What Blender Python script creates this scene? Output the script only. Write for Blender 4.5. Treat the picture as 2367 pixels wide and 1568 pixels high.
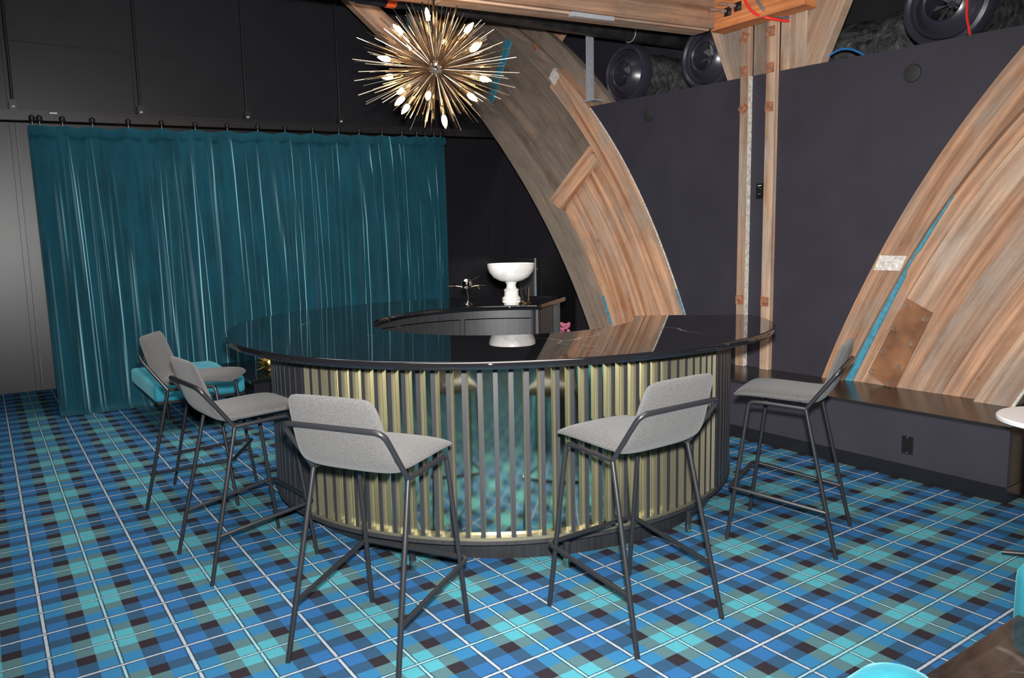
import bpy, bmesh, math, random
import numpy as np
from mathutils import Vector, Matrix

# ------------------------------------------------------------------ clear
for o in list(bpy.data.objects):
    bpy.data.objects.remove(o)
SC = bpy.context.scene
COL = SC.collection
rnd = random.Random(7)

# ------------------------------------------------------------------ camera
cam_d = bpy.data.cameras.new('camera')
cam_d.sensor_fit = 'HORIZONTAL'
cam_d.sensor_width = 36.0
cam_d.lens = 36.0 * 1764.5 / 2367.0
cam_d.clip_start = 0.05
cam_d.clip_end = 100
cam = bpy.data.objects.new('camera', cam_d)
COL.objects.link(cam)
RC = Matrix(((0.8209, 0.0901, -0.5639), (-0.5709, 0.0958, -0.8154), (-0.0194, 0.9913, 0.1301)))
vx = Vector((RC[0][0], RC[1][0], RC[2][0])).normalized()
vz = Vector((RC[0][2], RC[1][2], RC[2][2])).normalized()
vy = vz.cross(vx).normalized()
CAMPOS = Vector((0, 0, 1.6))
M = Matrix(((vx.x, vy.x, vz.x, CAMPOS.x), (vx.y, vy.y, vz.y, CAMPOS.y), (vx.z, vy.z, vz.z, CAMPOS.z), (0, 0, 0, 1)))
cam.matrix_world = M
SC.camera = cam

# ------------------------------------------------------------------ world, lights, exposure
w = bpy.data.worlds.new('world')
SC.world = w
w.use_nodes = True
bg = w.node_tree.nodes['Background']
bg.inputs[0].default_value = (0.5, 0.55, 0.65, 1)
bg.inputs[1].default_value = 0.02

FLASH_POWER = 2100
fl_d = bpy.data.lights.new('camera_flash', 'SPOT')
fl_d.energy = FLASH_POWER
fl_d.color = (1.0, 0.985, 0.96)
fl_d.spot_size = math.radians(106)
fl_d.spot_blend = 1.0
fl_d.shadow_soft_size = 0.035
fl = bpy.data.objects.new('camera_flash', fl_d)
COL.objects.link(fl)
fl.location = CAMPOS + vy * 0.125 + vx * 0.015
fl.rotation_euler = (-(vz + vy * -0.16)).to_track_quat('-Z', 'Y').to_euler()

def area(name, loc, size, energy, color, rot=(0, 0, 0)):
    d = bpy.data.lights.new(name, 'AREA')
    d.shape = 'RECTANGLE'
    d.size, d.size_y = size
    d.energy = energy
    d.color = color
    o = bpy.data.objects.new(name, d)
    COL.objects.link(o)
    o.location = loc
    o.rotation_euler = rot
    d.spread = math.radians(115)
    return o
area('ambient_fill_near', (1.0, 1.0, 5.0), (4.0, 4.0), 150, (1.0, 0.93, 0.85))  # unseen area light, added as ambient fill for the near half of the room
area('ambient_fill_far', (2.2, 6.0, 5.0), (4.0, 3.0), 95, (1.0, 0.95, 0.9))  # second unseen fill light, added to lift the far floor

vs = SC.view_settings
vs.view_transform = 'Standard'
vs.look = 'None'
vs.gamma = 1.0
vs.use_curve_mapping = False
vs.exposure = 0.0
SC.cycles.use_denoising = True
SC.cycles.max_bounces = 8
SC.cycles.diffuse_bounces = 3
SC.cycles.glossy_bounces = 5
SC.cycles.sample_clamp_indirect = 6.0

# ------------------------------------------------------------------ material helpers
class NT:
    def __init__(s, name):
        s.m = bpy.data.materials.new(name)
        s.m.use_nodes = True
        s.t = s.m.node_tree
        s.b = s.t.nodes['Principled BSDF']
    def n(s, typ, **k):
        nd = s.t.nodes.new(typ)
        for a, v in k.items():
            setattr(nd, a, v)
        return nd
    def l(s, a, b):
        s.t.links.new(a, b)
    def val(s, node, i, v):
        node.inputs[i].default_value = v
    def math(s, op, a, b=None, c=None):
        nd = s.n('ShaderNodeMath', operation=op)
        for i, v in enumerate((a, b, c)):
            if v is None:
                continue
            if isinstance(v, (int, float)):
                nd.inputs[i].default_value = v
            else:
                s.l(v, nd.inputs[i])
        return nd.outputs[0]
    def ramp(s, fac, stops, interp='LINEAR'):
        r = s.n('ShaderNodeValToRGB')
        cr = r.color_ramp
        cr.interpolation = interp
        while len(cr.elements) < len(stops):
            cr.elements.new(0.5)
        for e, (p, c) in zip(cr.elements, stops):
            e.position = p
            e.color = tuple(c) + (1,) if len(c) == 3 else c
        s.l(fac, r.inputs[0])
        return r.outputs[0]
    def mix(s, fac, a, b, mode='MIX'):
        x = s.n('ShaderNodeMix', data_type='RGBA', blend_type=mode)
        for i, v in ((0, fac), (6, a), (7, b)):
            if isinstance(v, (int, float)):
                x.inputs[i].default_value = v
            elif isinstance(v, tuple):
                x.inputs[i].default_value = v + (1,) if len(v) == 3 else v
            else:
                s.l(v, x.inputs[i])
        return x.outputs[2]
    def noise(s, vec, scale, detail=3, rough=0.5, dist=0.0):
        x = s.n('ShaderNodeTexNoise')
        x.inputs['Scale'].default_value = scale
        x.inputs['Detail'].default_value = detail
        x.inputs['Roughness'].default_value = rough
        x.inputs['Distortion'].default_value = dist
        if vec is not None:
            s.l(vec, x.inputs['Vector'])
        return x.outputs[0]
    def coord(s, which='Object'):
        return s.n('ShaderNodeTexCoord').outputs[which]
    def pos(s):
        return s.n('ShaderNodeNewGeometry').outputs['Position']
    def mapping(s, vec, scale=(1, 1, 1), loc=(0, 0, 0)):
        x = s.n('ShaderNodeMapping')
        x.inputs['Scale'].default_value = scale
        x.inputs['Location'].default_value = loc
        s.l(vec, x.inputs['Vector'])
        return x.outputs[0]
    def bump(s, h, strength=0.2, dist=0.01):
        x = s.n('ShaderNodeBump')
        x.inputs['Strength'].default_value = strength
        x.inputs['Distance'].default_value = dist
        s.l(h, x.inputs['Height'])
        s.l(x.outputs[0], s.b.inputs['Normal'])
    def base(s, v):
        if isinstance(v, tuple):
            s.b.inputs['Base Color'].default_value = v + (1,)
        else:
            s.l(v, s.b.inputs['Base Color'])
    def p(s, **k):
        for a, v in k.items():
            key = a.replace('_', ' ')
            if isinstance(v, (int, float, tuple)):
                s.b.inputs[key].default_value = v if not isinstance(v, tuple) else (v + (1,) if len(v) == 3 else v)
            else:
                s.l(v, s.b.inputs[key])

def simple(name, col, rough=0.5, metal=0.0, nscale=0, namp=0.15, spec=None):
    t = NT(name)
    if nscale:
        f = t.noise(t.coord(), nscale, 4)
        a = tuple(c * (1 - namp) for c in col)
        b = tuple(min(1, c * (1 + namp)) for c in col)
        t.base(t.ramp(f, [(0.3, a), (0.7, b)]))
    else:
        t.base(tuple(col))
    t.p(Roughness=rough, Metallic=metal)
    if spec is not None:
        t.b.inputs['Specular IOR Level'].default_value = spec
    return t.m

MAT = {}
# carpet: tartan woven of turquoise, charcoal and blue bands with white and teal pinstripes
def carpet():
    t = NT('tartan_carpet')
    sep = t.n('ShaderNodeSeparateXYZ')
    t.l(t.pos(), sep.inputs[0])
    us = []; codes = []
    for ax, x0, half in ((0, 1.695, 0.2300), (1, 2.4560, 0.2275)):
        d = t.math('DIVIDE', t.math('SUBTRACT', sep.outputs[ax], x0), half)
        u = t.math('PINGPONG', d, 1.0)
        us.append(u)
        # band code: turquoise 0, charcoal 1, blue 3
        codes.append(t.math('ADD', t.math('GREATER_THAN', u, 0.335), t.math('MULTIPLY', t.math('GREATER_THAN', u, 0.625), 2.0)))
    cs = t.math('DIVIDE', t.math('ADD', t.math('ADD', codes[0], codes[1]), 0.5), 8.0)
    K_ = 0.58
    cc = lambda r, g, b: (r * K_, g * K_, b * K_)
    base = t.ramp(cs, [(0.0, cc(0.120, 0.51, 0.62)), (0.125, cc(0.125, 0.255, 0.29)), (0.25, cc(0.046, 0.039, 0.050)), (0.375, cc(0.055, 0.265, 0.53)), (0.5, cc(0.050, 0.125, 0.235)), (0.75, cc(0.050, 0.20, 0.49))], 'CONSTANT')
    nz = t.noise(t.mapping(t.pos(), (1, 1, 1)), 420, 2, 0.7)
    base = t.mix(0.6, base, t.ramp(nz, [(0.25, (0.5, 0.5, 0.5)), (0.75, (1.5, 1.5, 1.5))]), 'MULTIPLY')
    big = t.noise(t.pos(), 1.6, 3)
    base = t.mix(0.25, base, t.ramp(big, [(0.3, (0.75, 0.75, 0.75)), (0.7, (1.2, 1.2, 1.2))]), 'MULTIPLY')
    wob = t.math('MULTIPLY', t.math('SUBTRACT', t.noise(t.pos(), 60, 1), 0.5), 0.02)
    for i in (0, 1):
        u = t.math('ADD', us[i], wob)
        # thin dark binding on both sides of each pinstripe
        for edge, width, colr, dark in ((0.0, 0.019, (0.24, 0.42, 0.47), 0.044), (1.0, 0.024, (0.32, 0.38, 0.44), 0.050)):
            dist = t.math('ABSOLUTE', t.math('SUBTRACT', u, edge))
            base = t.mix(t.math('MULTIPLY', t.math('LESS_THAN', dist, dark), 0.75), base, (0.03, 0.035, 0.05))
            us_line = t.math('LESS_THAN', dist, width)
            base = t.mix(us_line, base, colr)
    t.base(base)
    t.p(Roughness=0.95)
    t.b.inputs['Specular IOR Level'].default_value = 0.0
    t.bump(nz, 0.5, 0.004)
    return t.m
MAT['carpet'] = carpet()

def wallmat(name, col, rough=0.55):
    t = NT(name)
    f = t.noise(t.pos(), 3.0, 4)
    f2 = t.noise(t.pos(), 240, 2)
    c = t.ramp(f, [(0.3, tuple(x * 0.9 for x in col)), (0.7, tuple(x * 1.1 for x in col))])
    t.base(c)
    t.p(Roughness=rough)
    t.b.inputs['Specular IOR Level'].default_value = 0.35
    t.bump(f2, 0.12, 0.002)
    return t.m
MAT['wall'] = wallmat('charcoal_plum_paint', (0.034, 0.031, 0.043))
MAT['panel'] = wallmat('dark_metal_panel', (0.020, 0.0195, 0.025), 0.36)
MAT['panel'].node_tree.nodes['Principled BSDF'].inputs['Specular IOR Level'].default_value = 0.6
MAT['ceiling'] = wallmat('dark_ceiling_paint', (0.015, 0.015, 0.018), 0.8)
MAT['roofwood'] = simple('dark_roof_boards', (0.10, 0.06, 0.04), 0.7, 0, 6, 0.4)
MAT['black_satin'] = simple('black_satin_lacquer', (0.012, 0.012, 0.014), 0.28)
MAT['ledge_top'] = simple('polished_dark_ledge', (0.02, 0.019, 0.02), 0.22)
MAT['black_steel'] = simple('black_powder_coat', (0.014, 0.014, 0.016), 0.33, 0.0)
MAT['black_plastic'] = simple('black_plastic', (0.01, 0.01, 0.011), 0.3)
MAT['disc'] = simple('black_fabric_disc', (0.018, 0.018, 0.019), 0.7)
MAT['chrome'] = simple('chrome', (0.85, 0.83, 0.8), 0.08, 1.0)
MAT['nickel'] = simple('polished_nickel', (0.50, 0.41, 0.32), 0.2, 1.0)
MAT['steel'] = simple('galvanised_steel', (0.40, 0.42, 0.46), 0.45, 0.25, 30, 0.12)
MAT['brushed'] = simple('brushed_grey_metal', (0.16, 0.16, 0.17), 0.4, 0.3)
MAT['gold'] = simple('gold_leaf', (0.95, 0.66, 0.2), 0.25, 1.0)
MAT['pink'] = simple('pink_petals', (0.62, 0.17, 0.27), 0.7, 0, 30, 0.3)
MAT['green'] = simple('green_stem', (0.08, 0.2, 0.06), 0.6)
MAT['white_lam'] = simple('white_laminate', (0.72, 0.71, 0.74), 0.3)
MAT['red_cable'] = simple('red_cable_sheath', (0.75, 0.03, 0.02), 0.4)
MAT['grey_cable'] = simple('grey_cable_sheath', (0.12, 0.13, 0.15), 0.4)
MAT['blue_cable'] = simple('blue_ribbed_cable', (0.02, 0.14, 0.38), 0.35)
MAT['cast'] = simple('cast_black_pipe', (0.018, 0.018, 0.02), 0.4, 0, 8, 0.5)
MAT['paint_mark'] = simple('grey_stencil_paint', (0.35, 0.37, 0.38), 0.8)
MAT['orange_tag'] = simple('orange_tape', (0.9, 0.12, 0.02), 0.5)
MAT['green_mark'] = simple('green_paint', (0.02, 0.18, 0.06), 0.6)
MAT['fan'] = simple('dark_plum_gloss_plastic', (0.028, 0.027, 0.04), 0.3)
MAT['blue_paint'] = simple('old_blue_paint', (0.055, 0.26, 0.37), 0.6, 0, 25, 0.25)
MAT['white_paint'] = simple('flaking_white_paint', (0.62, 0.58, 0.53), 0.7, 0, 40, 0.35)
MAT['rust'] = simple('rusty_steel_plate', (0.27, 0.125, 0.062), 0.6, 0.2, 6, 0.35)
MAT['copper_plate'] = simple('copper_brown_plate', (0.40, 0.17, 0.10), 0.5, 0.3, 30, 0.35)
MAT['bolt'] = simple('worn_bolt_steel', (0.5, 0.36, 0.28), 0.4, 0.7, 40, 0.3)
MAT['sticker'] = simple('silver_sticker', (0.6, 0.6, 0.62), 0.4)

def woodmat(name, ca, cb, cg, grey=0.3, rough=0.65):
    # grain runs along the U of the plank's own UV map (metres)
    t = NT(name)
    uv = t.n('ShaderNodeUVMap').outputs[0]
    oi = t.n('ShaderNodeObjectInfo').outputs['Random']
    sh = t.n('ShaderNodeCombineXYZ')
    t.l(t.math('MULTIPLY', oi, 37.0), sh.inputs[0])
    t.l(t.math('MULTIPLY', oi, 19.0), sh.inputs[1])
    ad = t.n('ShaderNodeVectorMath', operation='ADD')
    t.l(uv, ad.inputs[0]); t.l(sh.outputs[0], ad.inputs[1])
    v = ad.outputs[0]
    bands = t.noise(t.mapping(v, (0.30, 13, 1)), 1.0, 3, 0.6, 0.3)
    grain = t.noise(t.mapping(v, (2.5, 70, 1)), 1.0, 4, 0.6, 0.4)
    blot = t.noise(t.mapping(v, (1.1, 2.6, 1)), 1.6, 5, 0.62)
    c = t.ramp(bands, [(0.36, tuple(x * 0.85 for x in cb)), (0.46, tuple((a + b * 2) / 3 for a, b in zip(ca, cb))), (0.53, ca), (0.66, tuple(min(1, x * 1.35) for x in ca))])
    c = t.mix(0.6, c, t.ramp(grain, [(0.3, (0.72, 0.70, 0.68)), (0.7, (1.18, 1.18, 1.18))]), 'MULTIPLY')
    gf = t.ramp(blot, [(0.62 - grey * 0.6, (0, 0, 0)), (0.80 - grey * 0.5, (1, 1, 1))])
    c = t.mix(t.math('MULTIPLY', gf, 0.85), c, t.mix(0.5, cg, t.ramp(grain, [(0.3, tuple(x * 0.55 for x in cg)), (0.7, tuple(min(1, x * 1.3) for x in cg))])))
    hv = t.math('ADD', t.math('MULTIPLY', oi, 0.35), 0.82)
    hs = t.n('ShaderNodeHueSaturation')
    t.l(c, hs.inputs['Color']); t.l(hv, hs.inputs['Value'])
    # small pale nicks and dark knots
    kn = t.noise(t.mapping(v, (9, 22, 1)), 1.0, 2, 0.5)
    c2 = t.mix(t.ramp(kn, [(0.76, (0, 0, 0)), (0.80, (0.6, 0.6, 0.6))]), hs.outputs[0], (0.55, 0.47, 0.40))
    c2 = t.mix(t.ramp(kn, [(0.22, (0.7, 0.7, 0.7)), (0.26, (0, 0, 0))]), c2, (0.09, 0.055, 0.035))
    st_ = t.noise(t.mapping(v, (0.9, 1.7, 1)), 2.3, 6, 0.68)
    c2 = t.mix(0.75, c2, t.ramp(st_, [(0.30, (0.66, 0.63, 0.60)), (0.5, (1.0, 1.0, 1.0)), (0.72, (1.2, 1.2, 1.18))]), 'MULTIPLY')
    t.base(c2)
    t.p(Roughness=rough)
    t.b.inputs['Specular IOR Level'].default_value = 0.3
    t.bump(grain, 0.25, 0.004)
    return t.m
MAT['wood'] = woodmat('weathered_fir', (0.60, 0.345, 0.215), (0.44, 0.205, 0.11), (0.44, 0.34, 0.27), 0.28)
MAT['wood_grey'] = woodmat('grimy_fir', (0.33, 0.23, 0.17), (0.23, 0.15, 0.105), (0.225, 0.185, 0.155), 0.62)
MAT['wood_pale'] = woodmat('pale_fir', (0.44, 0.295, 0.205), (0.33, 0.195, 0.128), (0.37, 0.30, 0.25), 0.30)
MAT['wood_arch'] = woodmat('peach_fir', (0.44, 0.25, 0.155), (0.31, 0.16, 0.092), (0.31, 0.23, 0.18), 0.30)
MAT['wood_beam'] = woodmat('brown_fir_beam', (0.31, 0.175, 0.11), (0.19, 0.095, 0.055), (0.23, 0.16, 0.12), 0.3)
MAT['wood_orange'] = woodmat('fresh_orange_fir', (0.55, 0.20, 0.075), (0.40, 0.13, 0.05), (0.45, 0.24, 0.14), 0.05)

def marble_black():
    t = NT('black_veined_marble')
    v = t.pos()
    d1 = t.noise(v, 1.3, 4, 0.6)
    wv = t.n('ShaderNodeTexVoronoi', feature='DISTANCE_TO_EDGE')
    wv.inputs['Scale'].default_value = 1.1
    ad = t.n('ShaderNodeVectorMath', operation='ADD')
    nz = t.n('ShaderNodeTexNoise'); nz.inputs['Scale'].default_value = 2.2; nz.inputs['Detail'].default_value = 5
    t.l(v, nz.inputs['Vector'])
    sc = t.n('ShaderNodeVectorMath', operation='SCALE'); sc.inputs['Scale'].default_value = 0.55
    t.l(nz.outputs[1], sc.inputs[0]); t.l(v, ad.inputs[0]); t.l(sc.outputs[0], ad.inputs[1])
    t.l(ad.outputs[0], wv.inputs['Vector'])
    vein = t.ramp(wv.outputs[0], [(0.0, (1, 1, 1)), (0.007, (0, 0, 0))])
    gate = t.ramp(d1, [(0.56, (0, 0, 0)), (0.66, (1, 1, 1))])
    fl_ = t.noise(v, 55, 3, 0.7)
    fk = t.ramp(fl_, [(0.70, (0, 0, 0)), (0.78, (0.5, 0.5, 0.5))])
    c = t.mix(t.math('MULTIPLY', vein, gate), (0.0075, 0.0075, 0.009), (0.34, 0.33, 0.32))
    c = t.mix(t.math('MULTIPLY', fk, 0.35), c, (0.12, 0.125, 0.13))
    t.base(c)
    t.p(Roughness=0.012)
    t.b.inputs['IOR'].default_value = 1.95
    return t.m
MAT['marble_black'] = marble_black()

def marble_brown():
    t = NT('dark_brown_marble')
    v = t.pos()
    nz = t.noise(t.mapping(v, (1, 5, 1)), 3, 5, 0.6, 0.8)
    c = t.ramp(nz, [(0.35, (0.010, 0.008, 0.008)), (0.7, (0.045, 0.033, 0.028))])
    wv = t.n('ShaderNodeTexVoronoi', feature='DISTANCE_TO_EDGE')
    wv.inputs['Scale'].default_value = 2.3
    t.l(v, wv.inputs['Vector'])
    gate = t.ramp(t.noise(v, 3.1, 3), [(0.5, (0, 0, 0)), (0.58, (0.8, 0.8, 0.8))])
    c = t.mix(t.math('MULTIPLY', gate, t.ramp(wv.outputs[0], [(0, (0.8, 0.8, 0.8)), (0.012, (0, 0, 0))])), c, (0.32, 0.28, 0.25))
    t.base(c)
    t.p(Roughness=0.07)
    return t.m
MAT['marble_brown'] = marble_brown()

def marble_white():
    t = NT('white_marble')
    v = t.coord()
    f = t.noise(v, 9, 5, 0.6, 1.2)
    t.base(t.ramp(f, [(0.35, (0.62, 0.60, 0.58)), (0.55, (0.82, 0.81, 0.79))]))
    t.p(Roughness=0.35)
    return t.m
MAT['marble_white'] = marble_white()

def fabric(name, ca, cb, scale=260):
    t = NT(name)
    v = t.coord()
    n1 = t.noise(t.mapping(v, (1, 6, 1)), scale, 2, 0.6)
    n2 = t.noise(t.mapping(v, (6, 1, 1)), scale, 2, 0.6)
    n3 = t.noise(t.mapping(v, (1, 1, 4)), scale * 0.4, 2, 0.6)
    f = t.math('MULTIPLY', t.math('ADD', t.math('ADD', n1, n2), n3), 0.333)
    t.base(t.ramp(f, [(0.38, ca), (0.62, cb)]))
    t.p(Roughness=0.92)
    t.b.inputs['Specular IOR Level'].default_value = 0.15
    t.b.inputs['Sheen Weight'].default_value = 0.12
    t.bump(f, 0.3, 0.003)
    return t.m
MAT['fabric'] = fabric('grey_melange_wool', (0.040, 0.0395, 0.040), (0.100, 0.098, 0.097))

def velvet(name, col, tint, sheen=1.0, rough=0.35):
    t = NT(name)
    f = t.noise(t.mapping(t.coord(), (1, 1, 0.35)), 6, 4, 0.6)
    t.base(t.ramp(f, [(0.3, tuple(c * 0.75 for c in col)), (0.7, tuple(c * 1.25 for c in col))]))
    t.p(Roughness=0.85)
    t.b.inputs['Specular IOR Level'].default_value = 0.15
    t.b.inputs['Sheen Weight'].default_value = sheen
    t.b.inputs['Sheen Roughness'].default_value = rough
    t.b.inputs['Sheen Tint'].default_value = tint + (1,)
    t.bump(t.noise(t.coord(), 300, 2), 0.15, 0.002)
    return t.m
MAT['velvet'] = velvet('teal_velvet', (0.0042, 0.052, 0.078), (0.42, 0.85, 1.0), 1.0, 0.40)
MAT['turq'] = velvet('turquoise_velvet', (0.030, 0.235, 0.31), (0.4, 0.9, 1.0), 0.3, 0.4)

def brass(name, rough, col=(0.80, 0.68, 0.36), mott=0.0):
    t = NT(name)
    v = t.coord()
    f = t.noise(v, 5, 4, 0.6)
    t.base(t.ramp(f, [(0.3, tuple(c * (0.86 if mott else 0.93) for c in col)), (0.7, col)]))
    t.p(Metallic=1.0)
    if mott:
        g = t.noise(v, 22, 4, 0.65)
        mr = t.n('ShaderNodeMapRange')
        mr.inputs['To Min'].default_value = rough * 0.6
        mr.inputs['To Max'].default_value = rough * 1.6
        t.l(g, mr.inputs['Value'])
        t.l(mr.outputs[0], t.b.inputs['Roughness'])
    else:
        t.p(Roughness=rough)
    return t.m
MAT['brass_mirror'] = brass('mirror_brass', 0.075, (0.80, 0.77, 0.57), 0.5)
MAT['brass_satin'] = brass('satin_brass', 0.45, (0.275, 0.255, 0.18))
MAT['brass_satin'].node_tree.nodes['Principled BSDF'].inputs['Metallic'].default_value = 0.8
MAT['brass_foot'] = brass('polished_brass_ferrule', 0.15, (0.7, 0.65, 0.45))

def charwood(name, col, rough):
    t = NT(name)
    v = t.coord()
    g = t.noise(t.mapping(v, (60, 60, 2.0)), 1.0, 4, 0.6)
    t.base(t.ramp(g, [(0.3, tuple(c * 0.7 for c in col)), (0.7, tuple(c * 1.3 for c in col))]))
    t.p(Roughness=rough)
    t.bump(g, 0.25, 0.002)
    return t.m
MAT['slat'] = charwood('charcoal_stained_oak', (0.021, 0.0207, 0.0235), 0.48)
MAT['blackoak'] = charwood('black_stained_oak', (0.016, 0.0155, 0.017), 0.36)

def glassmat():
    t = NT('clear_glass')
    t.base((0.95, 0.97, 0.97))
    t.p(Roughness=0.03)
    t.b.inputs['Transmission Weight'].default_value = 1.0
    t.b.inputs['IOR'].default_value = 1.45
    return t.m
MAT['glass'] = glassmat()

def bulbmat():
    t = NT('glowing_filament_bulb')
    t.base((1, 0.8, 0.5))
    t.b.inputs['Emission Color'].default_value = (1.0, 0.56, 0.2, 1)
    t.b.inputs['Emission Strength'].default_value = 45.0
    return t.m
MAT['bulb'] = bulbmat()

def filmmat():
    t = NT('crinkled_black_plastic_film')
    v = t.coord()
    f = t.noise(v, 7, 6, 0.7, 1.5)
    t.base(t.ramp(f, [(0.35, (0.012, 0.013, 0.014)), (0.72, (0.13, 0.135, 0.135))]))
    t.p(Roughness=0.28)
    t.bump(f, 0.9, 0.05)
    return t.m
MAT['film'] = filmmat()

# ------------------------------------------------------------------ mesh helpers
def link(name, me, mats=None, parent=None, loc=None, smooth=False):
    o = bpy.data.objects.new(name, me)
    COL.objects.link(o)
    if mats is not None:
        for m in (mats if isinstance(mats, (list, tuple)) else [mats]):
            me.materials.append(m)
    if parent is not None:
        o.parent = parent
    if loc is not None:
        o.location = loc
    if smooth:
        me.polygons.foreach_set('use_smooth', [True] * len(me.polygons))
    return o

def mesh(name, verts, faces, uvs=None):
    me = bpy.data.meshes.new(name)
    me.from_pydata([tuple(v) for v in verts], [], faces)
    if uvs is not None:
        uvl = me.uv_layers.new(name='UVMap')
        for poly in me.polygons:
            for li, vi in zip(poly.loop_indices, poly.vertices):
                uvl.data[li].uv = uvs[vi]
    me.update()
    return me

def recalc(me):
    bm = bmesh.new(); bm.from_mesh(me)
    bmesh.ops.recalc_face_normals(bm, faces=bm.faces)
    bm.to_mesh(me); bm.free()
    return me

def auto_smooth(me, ang=40):
    bm = bmesh.new(); bm.from_mesh(me)
    for f in bm.faces:
        f.smooth = True
    lim = math.radians(ang)
    for e in bm.edges:
        if len(e.link_faces) == 2:
            e.smooth = e.calc_face_angle(0) < lim
        else:
            e.smooth = False
    bm.to_mesh(me); bm.free()
    return me

def tag(o, label, cat, group=None):
    o['label'] = label
    o['category'] = cat
    if group:
        o['group'] = group
    return o

def thing(name, label, cat, loc=(0, 0, 0), rz=0.0, group=None):
    o = bpy.data.objects.new(name, None)
    o.empty_display_size = 0.05
    COL.objects.link(o)
    o.location = loc
    o.rotation_euler = (0, 0, rz)
    return tag(o, label, cat, group)

def struct(o):
    o['kind'] = 'structure'
    return o

def box_mesh(name, x0, x1, y0, y1, z0, z1, bev=0.0, grain=None):
    """box with UV in metres, u along the longest axis"""
    bm = bmesh.new()
    vs_ = [bm.verts.new((x, y, z)) for x in (x0, x1) for y in (y0, y1) for z in (z0, z1)]
    for f in ((0, 1, 3, 2), (4, 6, 7, 5), (0, 4, 5, 1), (2, 3, 7, 6), (0, 2, 6, 4), (1, 5, 7, 3)):
        bm.faces.new([vs_[i] for i in f])
    if bev > 0:
        bmesh.ops.bevel(bm, geom=list(bm.edges), offset=bev, segments=2, profile=0.5, affect='EDGES')
    bmesh.ops.recalc_face_normals(bm, faces=bm.faces)
    dims = (x1 - x0, y1 - y0, z1 - z0)
    L = grain if grain is not None else int(np.argmax(dims))
    uvl = bm.loops.layers.uv.new('UVMap')
    for f in bm.faces:
        n = f.normal
        ax = max(range(3), key=lambda i: abs(n[i]))
        oth = [i for i in range(3) if i != ax]
        if L in oth:
            a = L; b = [i for i in oth if i != L][0]
        else:
            a, b = oth
        for lp in f.loops:
            lp[uvl].uv = (lp.vert.co[a], lp.vert.co[b])
    me = bpy.data.meshes.new(name)
    bm.to_mesh(me); bm.free()
    return me

def box(name, x0, x1, y0, y1, z0, z1, mat, parent=None, bev=0.0, grain=None):
    return link(name, box_mesh(name, x0, x1, y0, y1, z0, z1, bev, grain), mat, parent)

def tube_mesh(name, pts, r, seg=8, closed=False, caps=True):
    pts = [Vector(p) for p in pts]
    n = len(pts)
    rs = r if isinstance(r, (list, tuple)) else [r] * n
    verts = []; faces = []
    t0 = (pts[1] - pts[0]).normalized()
    ref = Vector((0, 0, 1)) if abs(t0.z) < 0.9 else Vector((1, 0, 0))
    nrm = t0.cross(ref).normalized()
    for i in range(n):
        if closed:
            t = (pts[(i + 1) % n] - pts[i - 1]).normalized()
        elif i == 0:
            t = (pts[1] - pts[0]).normalized()
        elif i == n - 1:
            t = (pts[-1] - pts[-2]).normalized()
        else:
            t = ((pts[i + 1] - pts[i]).normalized() + (pts[i] - pts[i - 1]).normalized()).normalized()
        nrm = (nrm - t * nrm.dot(t)).normalized()
        bn = t.cross(nrm)
        for k in range(seg):
            a = 2 * math.pi * k / seg
            verts.append(pts[i] + (nrm * math.cos(a) + bn * math.sin(a)) * rs[i])
    m = n if closed else n - 1
    for i in range(m):
        for k in range(seg):
            a = i * seg + k; b = i * seg + (k + 1) % seg
            c = ((i + 1) % n) * seg + (k + 1) % seg; d = ((i + 1) % n) * seg + k
            faces.append((a, b, c, d))
    if caps and not closed:
        faces.append(tuple(range(seg - 1, -1, -1)))
        faces.append(tuple(range((n - 1) * seg, n * seg)))
    me = recalc(mesh(name, verts, faces))
    return auto_smooth(me, 50)

def tube(name, pts, r, mat, parent=None, seg=8, closed=False):
    return link(name, tube_mesh(name, pts, r, seg, closed), mat, parent)

def fillet(pts, rad, n=5):
    """round the inner corners of a polyline"""
    pts = [Vector(p) for p in pts]
    out = [pts[0]]
    for i in range(1, len(pts) - 1):
        a, b, c = pts[i - 1], pts[i], pts[i + 1]
        d1 = (a - b); d2 = (c - b)
        q = min(rad, d1.length * 0.45, d2.length * 0.45)
        p0 = b + d1.normalized() * q; p2 = b + d2.normalized() * q
        for k in range(n + 1):
            t = k / n
            out.append(p0 * (1 - t) ** 2 + b * 2 * t * (1 - t) + p2 * t ** 2)
    out.append(pts[-1])
    return out

def lathe_mesh(name, prof, seg=32, axis='Z'):
    """prof: list of (r, h); revolve about the axis"""
    verts = []; faces = []
    n = len(prof)
    for (r, h) in prof:
        for k in range(seg):
            a = 2 * math.pi * k / seg
            if axis == 'Z':
                verts.append((r * math.cos(a), r * math.sin(a), h))
            else:
                verts.append((h, r * math.cos(a), r * math.sin(a)))
    for i in range(n - 1):
        for k in range(seg):
            a = i * seg + k; b = i * seg + (k + 1) % seg
            faces.append((a, b, b + seg, a + seg))
    me = mesh(name, verts, faces)
    bm = bmesh.new(); bm.from_mesh(me)
    bmesh.ops.remove_doubles(bm, verts=bm.verts, dist=1e-5)
    bmesh.ops.recalc_face_normals(bm, faces=bm.faces)
    bm.to_mesh(me); bm.free()
    return auto_smooth(me, 35)

def lathe(name, prof, mat, parent=None, loc=None, seg=32, axis='Z'):
    return link(name, lathe_mesh(name, prof, seg, axis), mat, parent, loc)

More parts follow.
